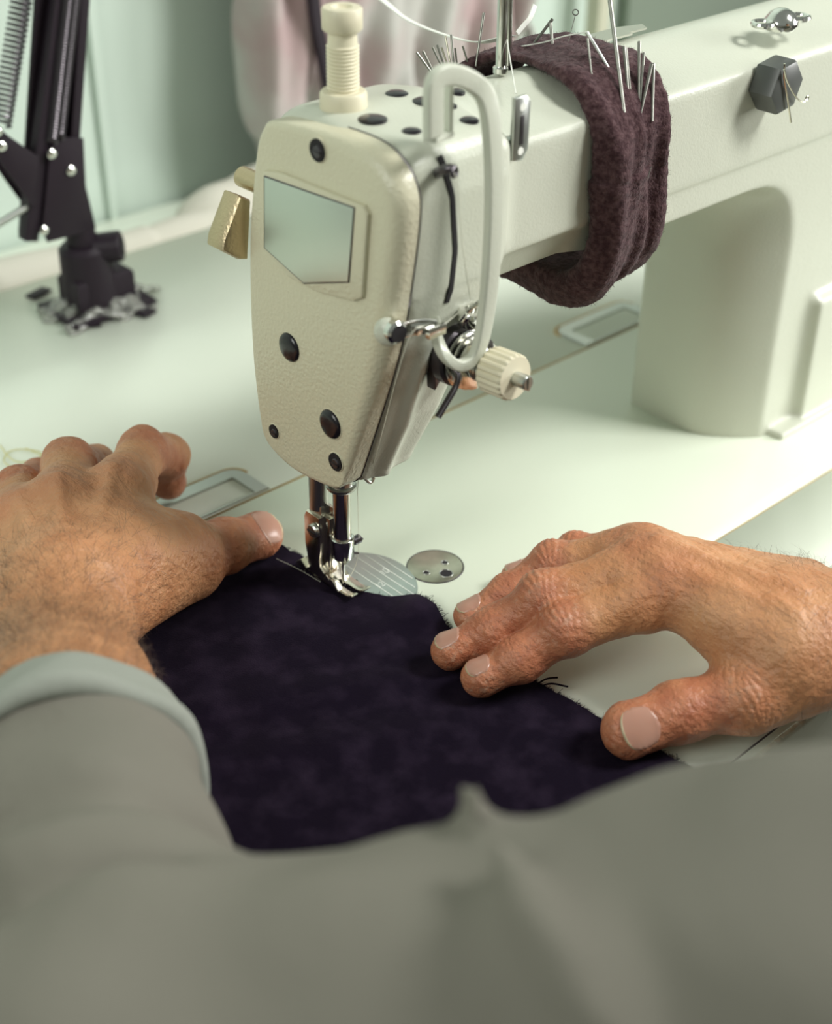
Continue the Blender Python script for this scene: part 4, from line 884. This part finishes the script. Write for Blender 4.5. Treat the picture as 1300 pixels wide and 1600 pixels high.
Fk.op(lambda x, y, z: z-2.8+0*x+0*y, tuple(s0-95), (s0[0]+95, s0[1]+95, 3), 0, 's', pad=0)
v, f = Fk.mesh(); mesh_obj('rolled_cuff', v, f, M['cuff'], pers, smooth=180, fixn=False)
del Fr, Fl, Fs, Fk, Ft
# ================================================================== BLACK SPRING-ARM LAMP STAND
lp = thing('lamp_stand', tuple(at(150, 480, 2, 0)), 'black spring-balanced lamp stand clamped to the table behind the machine', 'lamp')
LY = at(150, 480, 2, 0)[1]                                        # the stand works in one upright plane facing the machine
def lq(px, py, dy=0): return at(px, py, 1, LY+dy)
b = MB(); c0 = lq(147, 478); c1 = lq(120, 352); pc = lq(142, 425)
b.cyl(V(pc[0]-1, LY, 3), V(pc[0]-3, LY, 44), 17.5, 15.5, 28, 3); b.cyl(V(pc[0]-3, LY, 40), V(pc[0]-5, LY, 66), 9.5, 8.5, 24, 1.5)
b.box((pc[0]+2, LY-2, 14), (20, 12, 11), 3); b.cyl(V(pc[0]+2, LY-4, 40), V(pc[0]+15, LY-15, 42), 9.5, n=24, bev=1)
b.build('clamp_socket', M['lampblack'], lp)
b = MB(); b.lathe([(6, 0), (6, .4)], V(pc[0]+15.2, LY-15.2, 42), (.75, -.65, .1), 20); b.build('socket_mouth', M['pit'], lp)
b = MB(); b.box((pc[0]+2, LY, 2), (30, 22, 2), 1); b.build('clamp_foot', M['lampblack'], lp)
def plate(pts, y0, y1, name, m=None):
    q = [lq(*p) for p in pts]; b = MB(); b.prism([(p[0], p[2]) for p in q], 1, LY+y0, LY+y1, .4); return b.build(name, m or M['lampblack'], lp, smooth=30)
plate([(55, 345), (62, 372), (110, 360), (138, 350), (122, 285), (118, 210), (72, 208), (64, 250)], -9, -7.4, 'side_plate')
plate([(55, 345), (62, 372), (110, 360), (138, 350), (122, 285), (118, 210), (72, 208), (64, 250)], 7.4, 9, 'side_plate')
plate([(-25, 180), (0, 205), (50, 240), (42, 320), (20, 290), (-25, 225)], -8, -6.6, 'side_plate')
plate([(-25, 180), (0, 205), (50, 240), (42, 320), (20, 290), (-25, 225)], 6.6, 8, 'side_plate')
def bar(a, c, w, dy, name='arm_bar'):
    a, c = lq(*a, dy), lq(*c, dy); b = MB(); b.tube([a, c], 1, sec=(w, 4.5, .8), up=(0, 1, 0)); return b.build(name, M['lampblack'], lp, smooth=30)
plate([(89, -420), (149, -420), (112, 300), (70, 340), (44, 372), (36, 368)], 3, 6, 'arm_channel')
bar((44, 374), (143, -420), 4.3, -2); bar((106, 300), (156, -420), 3.2, -2)
bar((66, 360), (138, -420), 2.5, 9)
def spring(a, c, r, turns, dy, wr=.7):
    a, c = lq(*a, dy), lq(*c, dy); u, v, w_ = frame(c-a); n = turns*10; L_ = np.linalg.norm(c-a)
    b = MB(); b.tube([a+w_*L_*i/n+u*r*math.cos(i*2*PI/10)+v*r*math.sin(i*2*PI/10) for i in range(n+1)], wr, 5); return b.build('tension_spring', M['dark'], lp)
spring((80, 222), (135, -270), 3.6, 100, -6, .85); spring((92, 215), (145, -270), 3.0, 100, -8, .8)
spring((2, 195), (66, -200), 5.4, 46, 0, .9)
for p in ((110, 266), (68, 360), (80, 240), (2, 228), (-5, 205)):
    q = lq(*p, -9); b = MB(); b.lathe([(3.0, 0), (3.0, 1.4), (1.8, 2.4), (.01, 2.6)], q, (0, -1, 0), 18); b.build('bolt', M['chrome'], lp)
a, c = lq(-40, 372, -3), lq(44, 322, -3); b = MB(); b.cyl(a, c, 2.2); b.build('brace_rod', M['steel'], lp)
# crumpled film round its foot
Fp = Field((pc[0]-62, LY-46, -2), (pc[0]+62, LY+46, 34), 1.8)
def film(x, y, z):
    rx, ry = (x-pc[0]-3)/38, (y-LY)/28; rho = np.sqrt(rx*rx+ry*ry); an = np.arctan2(ry, rx)
    edge = 1+.16*np.sin(an*5+1)+.12*np.sin(an*8+2); hgt = 7*np.exp(-((rho-.55)/.28)**2)+2
    hgt = hgt+1.6*np.sin(an*11+rho*9)+1.6*grid_noise(x, y, z, .4, 51)
    top_ = smax(z-hgt, (rho-edge)*22, 3); return np.maximum(top_, -(z-hgt+2.6))
Fp.op(film, (pc[0]-62, LY-46, -2), (pc[0]+62, LY+46, 34))
v, f = Fp.mesh(); tag(mesh_obj('plastic_film', v, f, M['plastic'], None, smooth=180, fixn=False), 'crumpled clear plastic film wrapped round the foot of the black lamp stand', 'plastic film')
for (px, py, r_, txt) in ((60, 458, 8, 'small black tape scrap left of the lamp stand foot'), (215, 484, 11, 'black tape scrap right of the lamp stand foot'), (140, 497, 12, 'wide black tape scrap in front of the lamp stand foot')):
    q = at(px, py, 2, 1); b = MB(); b.box(q, (r_, r_*.5, 1.2), .8, R=np.array(Matrix.Rotation(px*.01-.3, 3, 'Z'))); tag(b.build('tape_strip', M['lampblack']), txt, 'tape', 'tape scraps round the lamp stand')
# ================================================================== GARMENTS AND BUNDLES BEHIND THE TABLE
def blob(name, m, label, cat, parts, lo, hi, res=4, folds=None, floor_=None):
    F = Field(lo, hi, res)
    for c_, r_, k in parts: F.ell(c_, r_, k)
    if folds: F.op(folds, lo, hi, 0, 'add')
    if floor_ is not None: F.op(lambda x, y, z: z-floor_+0*x+0*y, lo, (hi[0], hi[1], floor_), 0, 's', pad=0)
    v, f = F.mesh(); return tag(mesh_obj(name, v, f, m, None, smooth=180, fixn=False), label, cat)
g = at(640, 150, 1, 440)
vert = lambda x, y, z: 5*np.sin((x+.25*z)*.11+np.sin(z*.02)*1.5)+3.5*np.sin((x-.1*z)*.23+2)+2.2*grid_noise(x, y, z, .06, 61)
gl = at(425, 60, 1, 430); gr = at(860, 60, 1, 440)
blob('hanging_garment', M['garment'], 'pale pinkish white garment hanging in loose folds behind the machine head', 'garment',
     [((gl[0]+35, 445, 210), (42, 26, 260), 0), ((gl[0]+110, 450, 190), (70, 30, 250), 20), ((gl[0]+210, 445, 215), (75, 30, 240), 20), ((gl[0]+15, 440, 95), (26, 22, 70), 16)],
     (gl[0]-60, 395, -30), (gl[0]+320, 495, 520), 4.5, vert, -25)
gp = at(520, 60, 1, 415)
b = MB(); b.tube(spline([at(x, y, 1, 412) for x, y in ((486, -60), (492, 20), (503, 80), (516, 150))], 5), 1, sec=(5, 3, 1.5), up=(0, 1, 0)); tag(b.build('dark_strap', M['lampblack']), 'dark strap hanging over the pale garment behind the screw knob', 'strap')
q = at(350, 345, 1, 420)
blob('cloth_bundle', M['bundle'], 'small rounded cream cloth bundle left of the machine head at the wall', 'bundle',
     [((q[0], 425, q[2]-6), (38, 24, 34), 0), ((q[0]+45, 430, q[2]+4), (40, 24, 26), 12)], (q[0]-60, 390, -40), (q[0]+110, 470, 90), 3, lambda x, y, z: 1.5*grid_noise(x, y, z, .08, 71))
q = at(190, 380, 1, 405)
blob('paper_roll', M['bundle'], 'long low cream bundle of cloth lying along the rear table edge', 'bundle',
     [((40, 412, -4), (120, 16, 15), 0), ((190, 412, -6), (70, 14, 12), 14), ((-140, 412, -2), (120, 18, 17), 14)], (-270, 385, -25), (280, 440, 40), 3, lambda x, y, z: 1.8*grid_noise(x, y, z, .07, 81))
b = MB(); q = at(945, 0, 1, 480); b.box((q[0]-8, 480, 180), (8, 8, 204), 2); tag(b.build('wall_post', M['post']), 'beige upright post against the wall behind the felt band', 'post')
q0 = at(960, 20, 1, 500); b = MB(); b.box((q0[0]+215, 500, 150), (200, 5, 175), 2); tag(b.build('grey_board', M['board']), 'grey-green board leaning on the wall behind the machine arm', 'board')
# shelf board behind the table that carries the bundles
b = MB(); b.prism([(-700, 396.5), (900, 396.5), (900, 505), (-700, 505)], 2, -40, -24, 1); tag(b.build('wall_shelf', M['table']), 'white ledge along the wall behind the sewing table', 'shelf')
# loose thread curls on the table at the left
def curl(pts, r, m, label): b = MB(); b.tube(spline([at(x, y, 2, .2+.6*(i % 2)) for i, (x, y) in enumerate(pts)], 6), r, 5); tag(b.build('thread_scrap', m), label, 'thread', 'thread scraps left of the hand')
M['ythread'] = mat('yellow_thread', (.62, .58, .22), .7)
curl([(0, 695), (12, 712), (30, 722), (60, 716), (62, 706), (34, 702), (14, 706), (6, 720), (16, 728), (34, 730)], .3, M['ythread'], 'yellowish thread curl on the table above the left hand')
curl([(40, 700), (70, 712), (96, 704), (108, 690), (109, 683)], .25, M['ythread'], 'pale loose thread end by the left middle finger')
